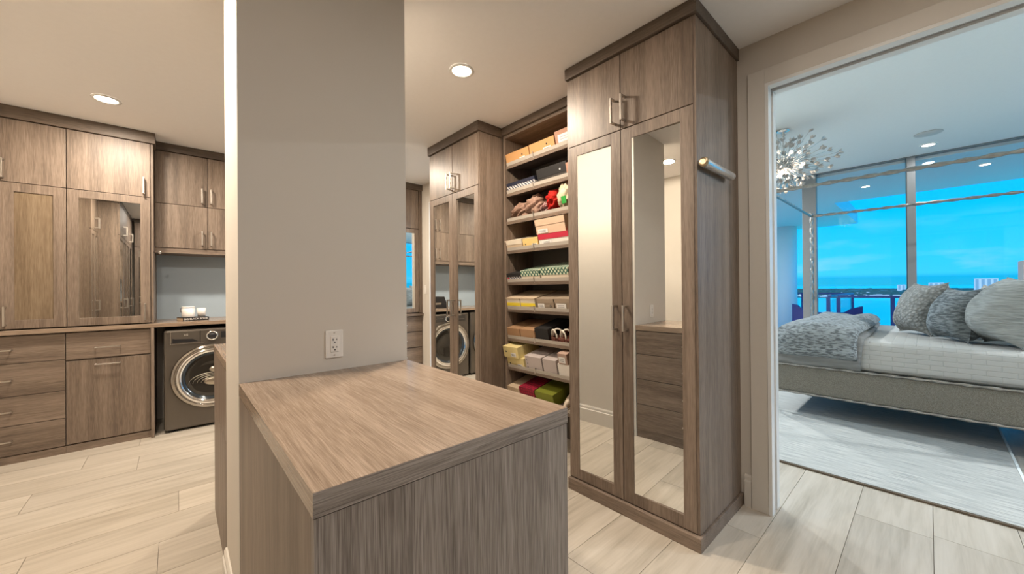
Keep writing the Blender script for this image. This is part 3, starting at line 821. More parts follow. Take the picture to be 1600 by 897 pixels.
# sandals on row 6
def sandal(y, label):
    Mx = rowM(6)
    t_ = thing('sandal', label, 'shoe', Mx @ Vector((0.13, y, 0)), 'strappy sandals on the seventh shelf')
    mb = MB(); mb.M = Mx
    def sole(u, v):
        L_ = 0.01 + 0.23 * u
        w = 0.026 + 0.012 * math.sin(u * 5.2)
        return Vector((L_, y + (v - 0.5) * 2 * w, 0.055 * u ** 1.5 + 0.006))
    mb.grid(sole, 16, 4)
    mb2 = MB(); mb2.M = Mx
    vs = [mb.v[i] for i in range(len(mb.v))]
    s_ = P('sole', mb, plain('brown_insole', (0.16, 0.05, 0.035), 0.5), t_)
    so = s_.modifiers.new('thick', 'SOLIDIFY'); so.thickness = 0.012; so.offset = 1
    mb3 = MB(); mb3.M = Mx
    mb3.tube([(0.23, y, 0.0), (0.225, y, 0.055)], [0.008, 0.016], 10)
    mb3.box(0.012, 0.02, y - 0.02, y + 0.02, 0.0, 0.05)
    P('heel', mb3, plain('brown_heel', (0.14, 0.045, 0.03), 0.4), t_)
    st = MB(); st.M = Mx
    for x_, hh, sk in ((0.03, 0.105, 0.012), (0.075, 0.10, -0.015)):
        pts = [(x_ + sk * math.cos(q), y + 0.036 * math.cos(q), 0.045 + (hh - 0.045) * math.sin(q)) for q in [math.pi * k / 12 for k in range(13)]]
        st.tube(pts, 0.007, 8)
    P('strap', st, plain('white_leather', (0.78, 0.72, 0.62), 0.45), t_)
    return t_
sandal(1.942, 'white strapped brown sandal next to the black shoe box')
sandal(1.852, 'white strapped brown sandal, the right one of the pair')
# shoe tip on bottom row
Mx = rowM(8)
t = thing('shoe', 'pale pointed shoe toe beside the olive green box on the lowest shelf', 'shoe', Mx @ Vector((0.12, 1.85, 0)))
mb = MB(); mb.M = Mx
def shoe(u, v):
    th = 2 * math.pi * v
    w = 0.036 * math.sin(math.pi * min(1, u * 0.75 + 0.02)) ** 0.7
    h = 0.045 * math.sin(math.pi * min(1, u * 0.7 + 0.03)) ** 0.6
    return Vector((0.012 + 0.24 * u, 1.85 + w * math.cos(th), 0.003 + h + h * math.sin(th)))
mb.grid(shoe, 18, 16); P('upper', mb, plain('pale_leather', (0.66, 0.56, 0.44), 0.4), t)
mb = MB(); mb.M = Mx; mb.box(0.02, 0.24, 1.825, 1.875, 0.0005, 0.006); P('sole', mb, BEIGE, t)

# --- near island
OYg, OZg, OXg = wood('y', 'grey'), wood('z', 'grey'), wood('x', 'grey')
def island(x0, x1, y0, y1, zt_, label, near=True, seam=None):
    t = thing('island', label, 'island', ((x0 + x1) / 2, (y0 + y1) / 2, 0))
    th = 0.042
    ts = P('top', bx(x0, x1, y0 + 0.0012, y1, zt_ - th, zt_), wood('y', 'top'), t, label='oak top with lengthwise grain')
    if near:
        P('edge_band', bx(x0, x1, y0, y0 + 0.001, zt_ - th, zt_ - 0.0006), OXg, t)
    zb_ = zt_ - th - 0.002
    P('front_panel', bx(x0 + 0.0015, x1 - 0.0015, y0 + 0.0015, y0 + 0.02, 0, zb_) if near else bx(x0 + 0.0015, x1 - 0.0015, y1 - 0.02, y1 - 0.0015, 0, zb_), OZg, t)
    ya, yb = (y0 + 0.0205, y1 - 0.001) if near else (y0 + 0.001, y1 - 0.0205)
    if seam:
        P('side_panel', bx(x0 + 0.0015, x0 + 0.018, ya, yb, 0.0, seam - 0.0015), OZ, t)
        P('side_panel', bx(x0 + 0.0015, x0 + 0.018, ya, yb, seam + 0.0015, zb_), OZ, t)
    else:
        P('side_panel', bx(x0 + 0.0015, x0 + 0.018, ya, yb, 0.0, zb_), OZ, t)
    P('carcass', bx(x0 + 0.0185, x1 - 0.024, ya, yb, 0.072, zb_), OZ, t)
    P('plinth', bx(x0 + 0.0185, x1 - 0.012, ya, yb, 0.0, 0.07), OY, t)
    if not near: return t
    zz = [0.072, 0.285, 0.50, 0.715, zb_]
    for a_, b_ in zip(zz[:-1], zz[1:]):
        drawer(t, 'x', ya, yb, a_, b_, x1 - 0.0225, 0.15, n=(1, 0, 0))
    return t
island(0.163, 0.802, 0.669, 1.632, 0.96, 'low oak drawer island in the foreground against the grey pillar')
island(0.163, 0.698, 2.09, 2.83, 0.972, 'rear oak island behind the grey pillar', near=False, seam=0.60)

# cabinets behind the camera (seen in the mirrors)
def simple_closet(label, x0, x1, y0, y1, facing, n, framed_pane=True):
    t = thing('wardrobe', label, 'wardrobe', ((x0 + x1) / 2, (y0 + y1) / 2, 0))
    P('carcass', bx(x0, x1 - (0.021 if facing == 'x' else 0), y0, y1 - (0.021 if facing == 'y' else 0), 0.07, 2.62), OZ, t)
    P('plinth', bx(x0, x1, y0, y1, 0, 0.068), OX, t); P('crown', bx(x0, x1, y0, y1, 2.622, ZC - 0.001), wood('x', 'crown'), t)
    for i in range(n):
        if facing == 'x':
            a0 = y0 + (y1 - y0) * i / n; a1 = y0 + (y1 - y0) * (i + 1) / n; f = x1 - 0.02
        else:
            a0 = x0 + (x1 - x0) * i / n; a1 = x0 + (x1 - x0) * (i + 1) / n; f = y1 - 0.02
        ax = facing
        d = slab('door', t, ax, a0, a1, 2.15, 2.618, f, OZ)
        hy = a1 - 0.04 if i % 2 == 0 else a0 + 0.04
        nn = (1, 0, 0) if ax == 'x' else (0, 1, 0)
        c_ = (f + 0.02, hy, 2.26) if ax == 'x' else (hy, f + 0.02, 2.26)
        pull(d, c_, 'z', nn)
        mb = frame(ax, a0 + 0.002, a1 - 0.002, 0.073, 2.146, f, f + 0.02, 0.06)
        d = P('door', mb, OZ, t)
        g = bx(a0 + 0.062, a1 - 0.062, f + 0.008, f + 0.012, 0.133, 2.086) if ax == 'y' else bx(f + 0.008, f + 0.012, a0 + 0.062, a1 - 0.062, 0.133, 2.086)
        P('mirror', g, MIRROR, d)
        c_ = (f + 0.02, hy, 1.1) if ax == 'x' else (hy, f + 0.02, 1.1)
        pull(d, c_, 'z', nn)
simple_closet('short mirrored wardrobe on the left wall, seen only in the mirrored door', -1.498, -0.85, 1.105, 1.698, 'x', 2)
simple_closet('long mirrored wardrobe row on the left wall, seen only in the mirrored door', -1.498, -0.63, -0.98, 1.10, 'x', 4)
simple_closet('wardrobe across the end of the room behind the viewpoint', -0.60, 0.60, -1.479, -1.0, 'y', 2)

# ------------------------------------------------------------------ laundry machines
GRAPH = plain('graphite_enamel', (0.135, 0.118, 0.10), 0.32, metal=0.6)
DGLASS = plain('dark_door_glass', (0.02, 0.018, 0.015), 0.04, spec=0.9)
STEEL = plain('drum_steel', (0.45, 0.40, 0.33), 0.3, metal=1.0)
def machine(x0, label, washer=True):
    x1 = x0 + 0.686; yf = 4.60
    cx, cz = x0 + 0.343, 0.485
    t = thing('washing_machine' if washer else 'dryer', label, 'washing machine' if washer else 'dryer', (cx, 4.88, 0))
    # body with a round opening: ring face + shell
    body = P('body', bx(x0, x1, yf, 5.17, 0.02, 0.935), GRAPH, t, bevel=0.022)
    for fx in (x0 + 0.05, x1 - 0.05):
        P('foot', MB().lathe([(0.025, 0.0), (0.025, 0.02)], (fx, yf + 0.05, 0), 'z', 12), BLACK, t)
    y = yf; K = 1.0 if washer else 1.1
    dr = P('door', MB().lathe([(K * 0.300, y - 0.0005), (K * 0.302, y - 0.02), (K * 0.292, y - 0.038), (K * 0.272, y - 0.044), (K * 0.262, y - 0.040), (K * 0.258, y - 0.03)], (cx, 0, cz), 'y', 64, caps=False), plain('dark_chrome', (0.42, 0.39, 0.35), 0.12, metal=1.0), t)
    P('chrome_ring', MB().lathe([(K * 0.262, y - 0.036), (K * 0.258, y - 0.047), (K * 0.244, y - 0.052), (K * 0.228, y - 0.047), (K * 0.222, y - 0.036)], (cx, 0, cz), 'y', 64, caps=False), CHROME, dr)
    P('inner_ring', MB().lathe([(K * 0.226, y - 0.036), (K * 0.214, y - 0.030), (K * 0.203, y - 0.024), (K * 0.197, y - 0.012)], (cx, 0, cz), 'y', 64, caps=False), plain('blue_black_ring', (0.05, 0.06, 0.07), 0.15, metal=0.6), dr)
    P('door_glass', MB().lathe([(K * 0.200, y - 0.010), (K * 0.18, y - 0.014), (K * 0.13, y - 0.006), (K * 0.06, y - 0.002), (K * 0.001, y - 0.0015)], (cx, 0, cz), 'y', 48, caps=False), DGLASS, dr)
    if washer:
        # ribs and drum hub reflected through the glass bowl
        rr = MB()
        for q in range(5):
            rad = 0.05 + 0.027 * q
            pts = [(cx + rad * 1.1 * math.cos(a_), y - 0.017, cz - 0.06 + rad * 0.55 * math.sin(a_)) for a_ in [math.pi * k / 14 for k in range(15)]]
            rr.tube(pts, 0.003, 6)
        P('bowl_ridges', rr, STEEL, dr)
        P('drum_hub', MB().ball((cx + 0.01, y - 0.006, cz + 0.055), 0.035, 8, (1, 0.4, 0.8)), STEEL, dr)
        P('drum_floor', MB().ball((cx + 0.02, y - 0.004, cz - 0.055), 0.085, 10, (1, 0.15, 0.5)), STEEL, dr)
    # control panel
    P('panel_seam', bx(x0 + 0.255, x0 + 0.2575, yf - 0.002, yf - 0.0004, 0.795, 0.915), DARK, t)
    kx, kz = x0 + 0.343, 0.862
    kn = P('dial', MB().lathe([(0.047, y - 0.0005), (0.045, y - 0.018), (0.036, y - 0.022), (0.033, y - 0.014)], (kx, 0, kz), 'y', 32, caps=False), CHROME, t)
    P('dial_face', MB().lathe([(0.034, y - 0.012), (0.030, y - 0.019), (0.001, y - 0.020)], (kx, 0, kz), 'y', 32, caps=False), BLACK, kn)
    if washer:
        dz0, dz1 = 0.805, 0.915; dx0, dx1 = x0 + 0.05, x0 + 0.252
        dd = P('detergent_drawer', bx(dx0, dx1, y - 0.005, y - 0.0005, dz0, dz1), GRAPH, t, bevel=0.002)
        P('chrome_trim', MB().box(dx0 - 0.004, dx0, y - 0.008, y - 0.0005, dz0 - 0.004, dz1).box(dx0, dx1 + 0.03, y - 0.008, y - 0.0055, dz0 - 0.004, dz0 + 0.001), CHROME, dd)
        poly = [(dx0 + 0.01, dz0 + 0.010), (dx1 - 0.01, dz0 + 0.012), (dx1 - 0.05, dz0 + 0.038), (dx0 + 0.03, dz0 + 0.044), (dx0 + 0.01, dz0 + 0.05)]
        P('finger_recess', MB().prism(poly, 'y', y - 0.0068, y - 0.0053), BLACK, dd)
        P('display', bx(x0 + 0.41, x0 + 0.60, y - 0.003, y - 0.0005, 0.835, 0.895), BLACK, t)
        Mt = Matrix.Translation((dx0 + 0.105, y - 0.0062, dz0 + 0.078)) @ Matrix.Rotation(R(90), 4, 'X')
        text_mesh('logo', 'LG', 0.024, plain('silver_print', (0.75, 0.72, 0.66), 0.3, metal=0.5), dd, Mt)
    else:
        P('display', bx(x0 + 0.06, x0 + 0.62, y - 0.002, y - 0.0005, 0.82, 0.905), plain('dark_panel', (0.05, 0.045, 0.04), 0.25), t)
        bb = MB()
        for q in range(9):
            bb.box(x0 + 0.08 + q * 0.026, x0 + 0.097 + q * 0.026, y - 0.0035, y - 0.0022, 0.845, 0.852)
            bb.box(x0 + 0.42 + q * 0.02, x0 + 0.432 + q * 0.02, y - 0.0035, y - 0.0022, 0.865, 0.87)
        P('buttons', bb, NICKEL, t)
machine(-0.089, 'dark graphite front-loading washing machine with chrome ringed door under the counter')
machine(0.625, 'dark graphite dryer right of the washer, visible in the wardrobe mirror', washer=False)

# items on laundry counter
t = thing('book', 'black book with a white lettered spine lying under the two white pots', 'book', (0.07, 4.78, 1.004))
MBk = Matrix.Translation((0.045, 4.70, 1.0045)) @ Matrix.Rotation(R(18), 4, 'Z')
mb = MB(); mb.M = MBk
mb.box(0, 0.205, 0, 0.002, 0, 0.032); mb.box(0, 0.205, 0.002, 0.15, 0.0, 0.0025); mb.box(0, 0.205, 0.002, 0.15, 0.0295, 0.032)
mb.M = MBk
P('cover', mb, BLACK, t)
mb = MB(); mb.M = MBk; mb.box(0.003, 0.202, 0.0022, 0.147, 0.0027, 0.0293)
P('pages', mb, plain('page_edges', (0.55, 0.42, 0.28), 0.8), t)
text_mesh('title', 'BIG BLACK BOOK', 0.0235, WHITE, t, MBk @ Matrix.Translation((0.1025, -0.0006, 0.016)) @ Matrix.Rotation(R(90), 4, 'X'))
CER = plain('white_ceramic', (0.80, 0.76, 0.72), 0.25)
t = thing('canister', 'white lidded canister with a clamp, standing left on the black book', 'canister', (0.085, 4.80, 1.037))
P('body', MB().lathe([(0.047, 1.037), (0.049, 1.04), (0.049, 1.125)], (0.085, 4.80, 0), 'z', 32), CER, t)
P('lid', MB().lathe([(0.050, 1.1255), (0.050, 1.136), (0.046, 1.139), (0.001, 1.140)], (0.085, 4.80, 0), 'z', 32), CER, t)
P('clamp', MB().tube([(0.037, 4.79, 1.128), (0.028, 4.785, 1.12), (0.030, 4.785, 1.09), (0.035, 4.788, 1.085)], 0.003, 6), plain('dark_wire', (0.12, 0.07, 0.05), 0.4, metal=1), t)
t = thing('candle_cup', 'smaller plain white cup standing right on the black book', 'cup', (0.185, 4.82, 1.037))
P('cup', MB().lathe([(0.030, 1.037), (0.036, 1.12), (0.033, 1.12), (0.030, 1.045), (0.001, 1.045)], (0.185, 4.82, 0), 'z', 28), CER, t)
P('wax', MB().lathe([(0.031, 1.095), (0.001, 1.096)], (0.185, 4.82, 0), 'z', 28, caps=False), plain('wax', (0.8, 0.74, 0.62), 0.5), t)
# black case above dryer (mirror view)
t = thing('black_case', 'black angular tabletop case with a silver strip on the counter above the dryer', 'case', (0.97, 4.92, 1.004))
P('case_body', MB().prism([(0.83, 1.0045), (1.22, 1.0045), (1.22, 1.12), (1.15, 1.175), (0.89, 1.175)], 'y', 4.82, 5.02), BLACK, t, bevel=0.006)
P('silver_strip', bx(0.95, 1.08, 4.814, 4.8195, 1.055, 1.085), NICKEL, t)
t = thing('candle_cup', 'white cup standing alone at the counter end beside the black case', 'cup', (0.70, 4.85, 1.004))
P('cup', MB().lathe([(0.030, 1.019), (0.036, 1.115), (0.033, 1.115), (0.028, 1.03), (0.001, 1.03)], (0.70, 4.85, 0), 'z', 28), CER, t)
P('saucer', MB().lathe([(0.05, 1.0045), (0.055, 1.0185)], (0.70, 4.85, 0), 'z', 28), BROWN, t)

# ------------------------------------------------------------------ recessed lights
def can(x, y, z, power, colr, label, rad=0.078, grp='recessed ceiling lights', estr=14):
    t = thing('recessed_light', label, 'light', (x, y, z - 0.012), grp)
    P('trim_ring', MB().lathe([(rad, z - 0.0005), (rad + 0.002, z - 0.006), (rad - 0.014, z - 0.010), (rad - 0.018, z - 0.004)], (x, y, 0), 'z', 32, caps=False), TRIMW, t)
    P('lens', MB().lathe([(rad - 0.017, z - 0.005), (0.001, z - 0.0055)], (x, y, 0), 'z', 32, caps=False), emit('lamp_lens_%s' % ('w' if colr == WARM else 'c'), colr, estr), t)
    if power:
        ld = bpy.data.lights.new('lamp', 'AREA'); ld.shape = 'DISK'; ld.size = 2 * rad - 0.03; ld.energy = power; ld.color = colr
        lo = bpy.data.objects.new('lamp', ld); C.objects.link(lo); lo.parent = t; lo.location = (0, 0, -0.003)
can(-0.374, 4.0, ZC, POWER_CAN, WARM, 'round recessed ceiling light in front of the left wall cupboards')
can(1.375, 2.0, ZC, POWER_CAN, WARM, 'round recessed ceiling light in front of the shoe shelves')
can(-0.35, 1.80, ZC, POWER_CAN, WARM, 'round recessed ceiling light left of the pillar, seen in the wardrobe mirror')
can(1.35, 3.95, ZC, POWER_CAN, WARM, 'round recessed ceiling light hidden behind the pillar near the dryer')
can(1.30, 0.15, ZC, 10, (1.0, 0.93, 0.85), 'round recessed ceiling light before the bedroom doorway')
can(-0.15, -0.4, ZC, 20, (1.0, 0.9, 0.8), 'round recessed ceiling light behind the viewpoint')
can(7.05, -0.01, ZB, 8, COOL, 'round recessed light in the bedroom ceiling near the window mullion', 0.075)
for i, (x, y, w_) in enumerate(((3.4, 2.9, 'over the bedroom floor'), (3.55, -1.6, 'over the bed head side'), (6.9, 3.4, 'by the far window end'), (5.2, -2.6, 'beyond the headboard'), (5.1, 3.6, 'beyond the bed foot'))):
    can(x, y, ZB, POWER_BED * (0.2 if i < 2 else 1.0), COOL, 'added bedroom fill light outside the frame ' + w_, 0.075)  # unseen downlights added to brighten the bedroom
t = thing('ceiling_speaker', 'flat round white speaker grille in the bedroom ceiling', 'speaker', (6.51, -0.01, ZB - 0.01))
P('grille', MB().lathe([(0.105, ZB - 0.0005), (0.118, ZB - 0.004), (0.112, ZB - 0.008), (0.001, ZB - 0.0085)], (6.51, -0.01, 0), 'z', 40, caps=False), plain('speaker_mesh', (0.62, 0.62, 0.60), 0.8, bump=0.3, bscale=600), t)

# ------------------------------------------------------------------ bedroom windows
FRM = plain('grey_aluminium', (0.25, 0.245, 0.24), 0.4, metal=0.3)
GL = glass('window_glass', (0.97, 0.995, 1.0), 0.02)
w1 = struct('window_1', MB().box(XW, XW + 0.1, -4.0, 5.2, -0.006, 0.05).box(XW, XW + 0.1, -4.0, 5.2, ZB - 0.012, ZB - 0.001), FRM, origin=(XW, 0, 0))
ym = [(-4.0, -3.9), (-1.85, -1.76), (0.11, 0.193), (1.176, 1.353), (3.2, 3.29), (5.1, 5.198)]
for y0, y1 in ym: P('mullion', bx(XW, XW + 0.1, y0, y1, 0.05, ZB - 0.012), FRM, w1, bevel=0.003)
for (a_, b_), (c_, d_) in zip(ym[:-1], ym[1:]): P('pane', bx(XW + 0.045, XW + 0.055, b_, c_, 0.05, ZB - 0.012), GL, w1)
P('dark_gasket', bx(XW + 0.01, XW + 0.05, 0.1935, 0.205, 0.05, ZB - 0.012), plain('dark_gasket', (0.03, 0.07, 0.09), 0.5), w1)
P('pull_handle', MB().tube([(XW - 0.0, 1.225, 1.08), (XW - 0.03, 1.225, 1.085), (XW - 0.03, 1.225, 1.20), (XW - 0.0, 1.225, 1.205)], 0.012, 8), TRIMW, w1, label='slim white sliding door handle')
w2 = struct('window_2', MB().box(2.6, XW, -4.1, -4.0, -0.006, 0.05).box(2.6, XW, -4.1, -4.0, ZB - 0.012, ZB - 0.001), FRM, origin=(5, -4.0, 0))
xm = [(2.6, 2.7), (4.4, 4.5), (6.1, 6.2), (7.4, 7.499)]
for x0, x1 in xm: P('mullion', bx(x0, x1, -4.1, -4.0, 0.05, ZB - 0.012), FRM, w2)
for (a_, b_), (c_, d_) in zip(xm[:-1], xm[1:]): P('pane', bx(b_, c_, -4.055, -4.045, 0.05, ZB - 0.012), GL, w2)

w3 = struct('window_added', MB().box(2.6, XW, 5.2, 5.3, -0.006, 0.05).box(2.6, XW, 5.2, 5.3, ZB - 0.012, ZB - 0.001), FRM, origin=(5, 5.2, 0))  # unseen window added to bring in blue skylight and counter glare
for x0, x1 in xm: P('mullion', bx(x0, x1, 5.2, 5.3, 0.05, ZB - 0.012), FRM, w3)
for (a_, b_), (c_, d_) in zip(xm[:-1], xm[1:]): P('pane', bx(b_, c_, 5.245, 5.255, 0.05, ZB - 0.012), GL, w3)

# ------------------------------------------------------------------ rug
t = thing('rug', 'large pale grey hand-woven rug under the canopy bed', 'rug', (5.1, 1.0, 0))
RUGM = fabric('woven_rug', (0.30, 0.31, 0.30), (0.52, 0.52, 0.49), (110, 5, 60), 0.8, 0.004, lo=0.3, hi=0.62)
P('pile', bx(3.292, 6.9, -0.395, 2.6, 0.0005, 0.016), RUGM, t)
bd = MB(); bd.box(3.278, 3.291, -0.41, 2.615, 0.0005, 0.012); P('binding', bd, plain('dark_binding', (0.13, 0.10, 0.07), 0.9), t, label='dark brown bound edge')
bd = MB(); bd.box(3.292, 6.915, -0.41, -0.396, 0.0005, 0.018); P('binding', bd, plain('pale_binding', (0.72, 0.76, 0.76), 0.8), t, label='pale bound edge')

# ------------------------------------------------------------------ bed
XB, XBF, YF, YH = 4.62, 6.68, 1.10, -1.10
ZR = 2.265
SILV = plain('silver_leaf_branch', (0.36, 0.34, 0.31), 0.32, metal=0.9, noise=0.35, nscale=40, bump=0.8, bscale=60)
t = thing('canopy_bed', 'canopy bed with twisted silver rods and a grey linen side rail', 'bed', ((XB + XBF) / 2, 0, 0))
def twisted(p0, p1, rad, n=None):
    p0, p1 = Vector(p0), Vector(p1); L_ = (p1 - p0).length
    n = n or int(L_ / 0.012)
    return MB().tube([p0.lerp(p1, i / n) for i in range(n + 1)], rad, 10, twist=0.55, lobes=2)
for x_ in (XB, XBF):
    for y_ in (YF, YH): P('post', twisted((x_, y_, 0.02), (x_, y_, ZR + 0.05), 0.018), SILV, t)
P('canopy_rod', twisted((XB, YH, ZR), (XB, YF - 0.015, ZR), 0.016), SILV, t)
P('canopy_rod', twisted((XBF, YH, ZR), (XBF, YF - 0.015, ZR), 0.016), SILV, t)
P('canopy_rod', twisted((XB + 0.015, YF, ZR), (XBF - 0.015, YF, ZR), 0.014), SILV, t)
P('canopy_rod', twisted((XB + 0.015, YH, ZR), (XBF - 0.015, YH, ZR), 0.014), SILV, t)
LIN = fabric('grey_linen', (0.16, 0.145, 0.115), (0.26, 0.24, 0.20), (220, 220, 260), 0.5, 0.001)
P('side_rail', bx(XB - 0.008, XB + 0.05, YH + 0.02, YF - 0.02, 0.232, 0.49), LIN, t, bevel=0.006)
P('side_rail', bx(XBF - 0.05, XBF + 0.008, YH + 0.02, YF - 0.02, 0.232, 0.49), LIN, t, bevel=0.006)
P('foot_rail', bx(XB + 0.052, XBF - 0.052, YF - 0.05, YF - 0.0, 0.232, 0.49), LIN, t, bevel=0.006)
P('slat_base', bx(XB + 0.055, XBF - 0.055, YH + 0.05, YF - 0.055, 0.30, 0.47), LIN, t)
for z_ in (0.225, 0.499):
    P('rail_trim', twisted((XB - 0.012, YH + 0.02, z_), (XB - 0.012, YF - 0.0, z_), 0.011), SILV, t)
P('headboard', bx(XB + 0.06, XBF - 0.06, YH - 0.09, YH + 0.015, 0.3, 1.25), LIN, t, bevel=0.02)
# mattress with quilt
QUILT = fabric('white_quilt', (0.455, 0.45, 0.425), (0.49, 0.485, 0.46), (11, 11, 11), 0.45, 0.006, kind='brick', lo=0.0, hi=0.6)
def rbox(mb, x0, x1, y0, y1, z0, z1, rr, seg=5, wob=0.0, seed=1):
    bm = bmesh.new(); bmesh.ops.create_cube(bm, size=1)
    for v in bm.verts: v.co = Vector(((x0 + x1) / 2 + v.co.x * (x1 - x0), (y0 + y1) / 2 + v.co.y * (y1 - y0), (z0 + z1) / 2 + v.co.z * (z1 - z0)))
    bmesh.ops.bevel(bm, geom=bm.edges[:], offset=rr, segments=seg, profile=0.5, affect='EDGES')
    bm.verts.index_update()
    mb.add([v.co.copy() for v in bm.verts], [[v.index for v in f.verts] for f in bm.faces], True)
    bm.free()
mt_ = MB(); rbox(mt_, XB + 0.005, XBF - 0.01, YH + 0.03, YF - 0.03, 0.5, 0.785, 0.06)
tag(P('mattress', mt_, QUILT), 'thick mattress under a white quilted coverlet on the canopy bed', 'mattress')
# folded duvet at the foot
def drape(x0, x1, y0, y1, ztop, zfront, thick, lift=0.0, wob=0.012, seed=0.0, rc=0.09):
    """closed sheet going up the near side and over the top"""
    path = []
    n1, n2, n3 = 8, 8, 26
    for i in range(n1): path.append((Vector((x0, 0, zfront + (ztop - rc - zfront) * i / n1)), Vector((-1, 0, 0))))
    for i in range(n2):
        t_ = math.pi / 2 * i / n2
        path.append((Vector((x0 + rc - rc * math.cos(t_), 0, ztop - rc + rc * math.sin(t_))), Vector((-math.cos(t_), 0, math.sin(t_)))))
    for i in range(n3 + 1): path.append((Vector((x0 + rc + (x1 - x0 - rc) * i / n3, 0, ztop)), Vector((0, 0, 1))))
    npth = len(path) - 1; ny = 28
    def outer(u, v, k=1.0):
        i = min(int(round(u * npth)), npth); q, nn = path[i]
        e = (1 - abs(2 * v - 1) ** 5) ** 0.5 if 0 < v < 1 else 0
        eu = min(1.0, (u / 0.04)) ** 0.5 if u > 0 else 0.0
        w_ = wob * (math.sin(9 * v + 6 * u + seed) + 0.6 * math.sin(17 * v * u + 4 + seed) + 0.5 * math.sin(23 * u + 3 * v))
        y = y0 + (y1 - y0) * v + 0.02 * math.sin(5 * u + seed)
        th = (thick * (0.15 + 0.85 * e * eu) + w_ * e) * k
        zz = -0.02 * (1 - eu)
        return Vector((q.x, y, q.z + zz)) + nn * th
    mb = MB()
    vs, fs = [], []
    for i in range(npth + 1):
        for j in range(ny + 1): vs.append(outer(i / npth, j / ny))
    for i in range(npth + 1):
        for j in range(ny + 1): vs.append(outer(i / npth, j / ny, 0.0))
    B_ = (npth + 1) * (ny + 1)
    I = lambda i, j: i * (ny + 1) + j
    for i in range(npth):
        for j in range(ny):
            fs.append((I(i, j), I(i + 1, j), I(i + 1, j + 1), I(i, j + 1)))
            fs.append((B_ + I(i, j), B_ + I(i, j + 1), B_ + I(i + 1, j + 1), B_ + I(i + 1, j)))
        for j in (0, ny): fs.append((I(i, j), B_ + I(i, j), B_ + I(i + 1, j), I(i + 1, j)))
    for j in range(ny):
        for i in (0, npth): fs.append((I(i, j), I(i, j + 1), B_ + I(i, j + 1), B_ + I(i, j)))
    mb.add(vs, fs, True)
    return mb
DUV = fabric('grey_blue_bark_duvet', (0.12, 0.13, 0.135), (0.32, 0.35, 0.355), (60, 20, 85), 0.9, 0.008, lo=0.40, hi=0.56)
t = thing('duvet', 'folded grey bark-textured duvet laid across the foot of the bed', 'duvet', (5.6, 0.7, 0.79))
P('top_layer', drape(XB - 0.03, XBF - 0.05, 0.42, 1.04, 0.845, 0.62, 0.075, seed=1.0), DUV, t)
P('under_layer', drape(XB - 0.012, XBF - 0.03, 0.40, 1.05, 0.805, 0.525, 0.028, wob=0.004, seed=2.0, rc=0.07), fabric('plain_grey_lining', (0.20, 0.20, 0.19), (0.26, 0.26, 0.25), (30, 4, 30), 0.5), t, label='plain grey lining fold')

# pillows
def pillow(label, c, w, h, th, yaw, lean, mat, seed=0, roll=0, pipe=True, base=0.785):
    """c = (x, y) of the base; faces direction yaw (deg, 0 = -X), leaning back"""
    M_ = Matrix.Translation((c[0], c[1], base)) @ Matrix.Rotation(R(yaw), 4, 'Z') @ Matrix.Rotation(R(lean), 4, 'Y') @ Matrix.Rotation(R(roll), 4, 'X')
    t_ = thing('pillow', label, 'pillow', (c[0], c[1], base))
    def outl(u, v):
        a_, b_ = 2 * u - 1, 2 * v - 1
        yy = a_ * w / 2 * (1 - 0.12 * (1 - b_ * b_))
        zz = b_ * h / 2 * (1 - 0.12 * (1 - a_ * a_))
        return a_, b_, yy, zz
    mb = MB(); mb.M = M_
    for sg in (-1, 1):
        def fn(u, v):
            a_, b_, yy, zz = outl(u, v)
            T = th / 2 * (max(0, 1 - abs(a_) ** 2.6) ** 0.55) * (max(0, 1 - abs(b_) ** 2.6) ** 0.55)
            T *= 1 + 0.05 * math.sin(6 * a_ + seed) * math.cos(5 * b_ + seed)
            sag = 1.0 + 0.35 * (-b_) * 0.6
            return Vector((sg * T * sag, yy, h / 2 + zz))
        mb.grid(fn, 26, 26)
    o = P('cover', mb, mat, t_)
    if pipe:
        pts = []
        for k in range(26): pts.append(outl(k / 26, 0))
        for k in range(26): pts.append(outl(1, k / 26))
        for k in range(26): pts.append(outl(1 - k / 26, 1))
        for k in range(27): pts.append(outl(0, 1 - k / 26))
        m2 = MB(); m2.M = M_; m2.tube([(0, q[2], h / 2 + q[3]) for q in pts], 0.005, 6, caps=False)
        P('piping', m2, mat, t_)
    return t_
PUFF = fabric('grey_puckered_cloth', (0.22, 0.22, 0.20), (0.46, 0.46, 0.43), (38, 38, 38), 1.0, 0.012, kind='puff', lo=0.15, hi=0.6)
PUFF.node_tree.nodes['Color Ramp'].color_ramp.elements[0].color = (0.38, 0.38, 0.355, 1)
PUFF.node_tree.nodes['Color Ramp'].color_ramp.elements[1].color = (0.24, 0.24, 0.225, 1)
BARK = fabric('slate_bark_cloth', (0.10, 0.115, 0.12), (0.24, 0.265, 0.27), (22, 22, 90), 0.9, 0.008, lo=0.42, hi=0.58)
CRINK = fabric('pale_grey_crinkled_linen', (0.24, 0.25, 0.235), (0.35, 0.36, 0.34), (12, 12, 75), 0.9, 0.008, lo=0.35, hi=0.65)
BEI = fabric('beige_linen', (0.36, 0.34, 0.29), (0.46, 0.44, 0.39), (60, 60, 60), 0.4, 0.002)
pillow('grey puckered pillow nearest the duvet, left of the pillow group', (5.52, 0.10), 0.48, 0.52, 0.34, -62, 14, PUFF, 1, base=0.80)
pillow('slate grey bark-textured pillow, second from the left', (5.12, -0.12), 0.42, 0.47, 0.32, -62, 14, BARK, 2, base=0.80)
pillow('large pale grey crinkled linen pillow in front with a visible piped seam', (4.90, -0.39), 0.50, 0.56, 0.46, -72, 14, CRINK, 3, base=0.80)
pillow('beige linen pillow standing behind the slate one', (5.62, -0.30), 0.46, 0.50, 0.22, -72, 16, BEI, 4, base=0.80)
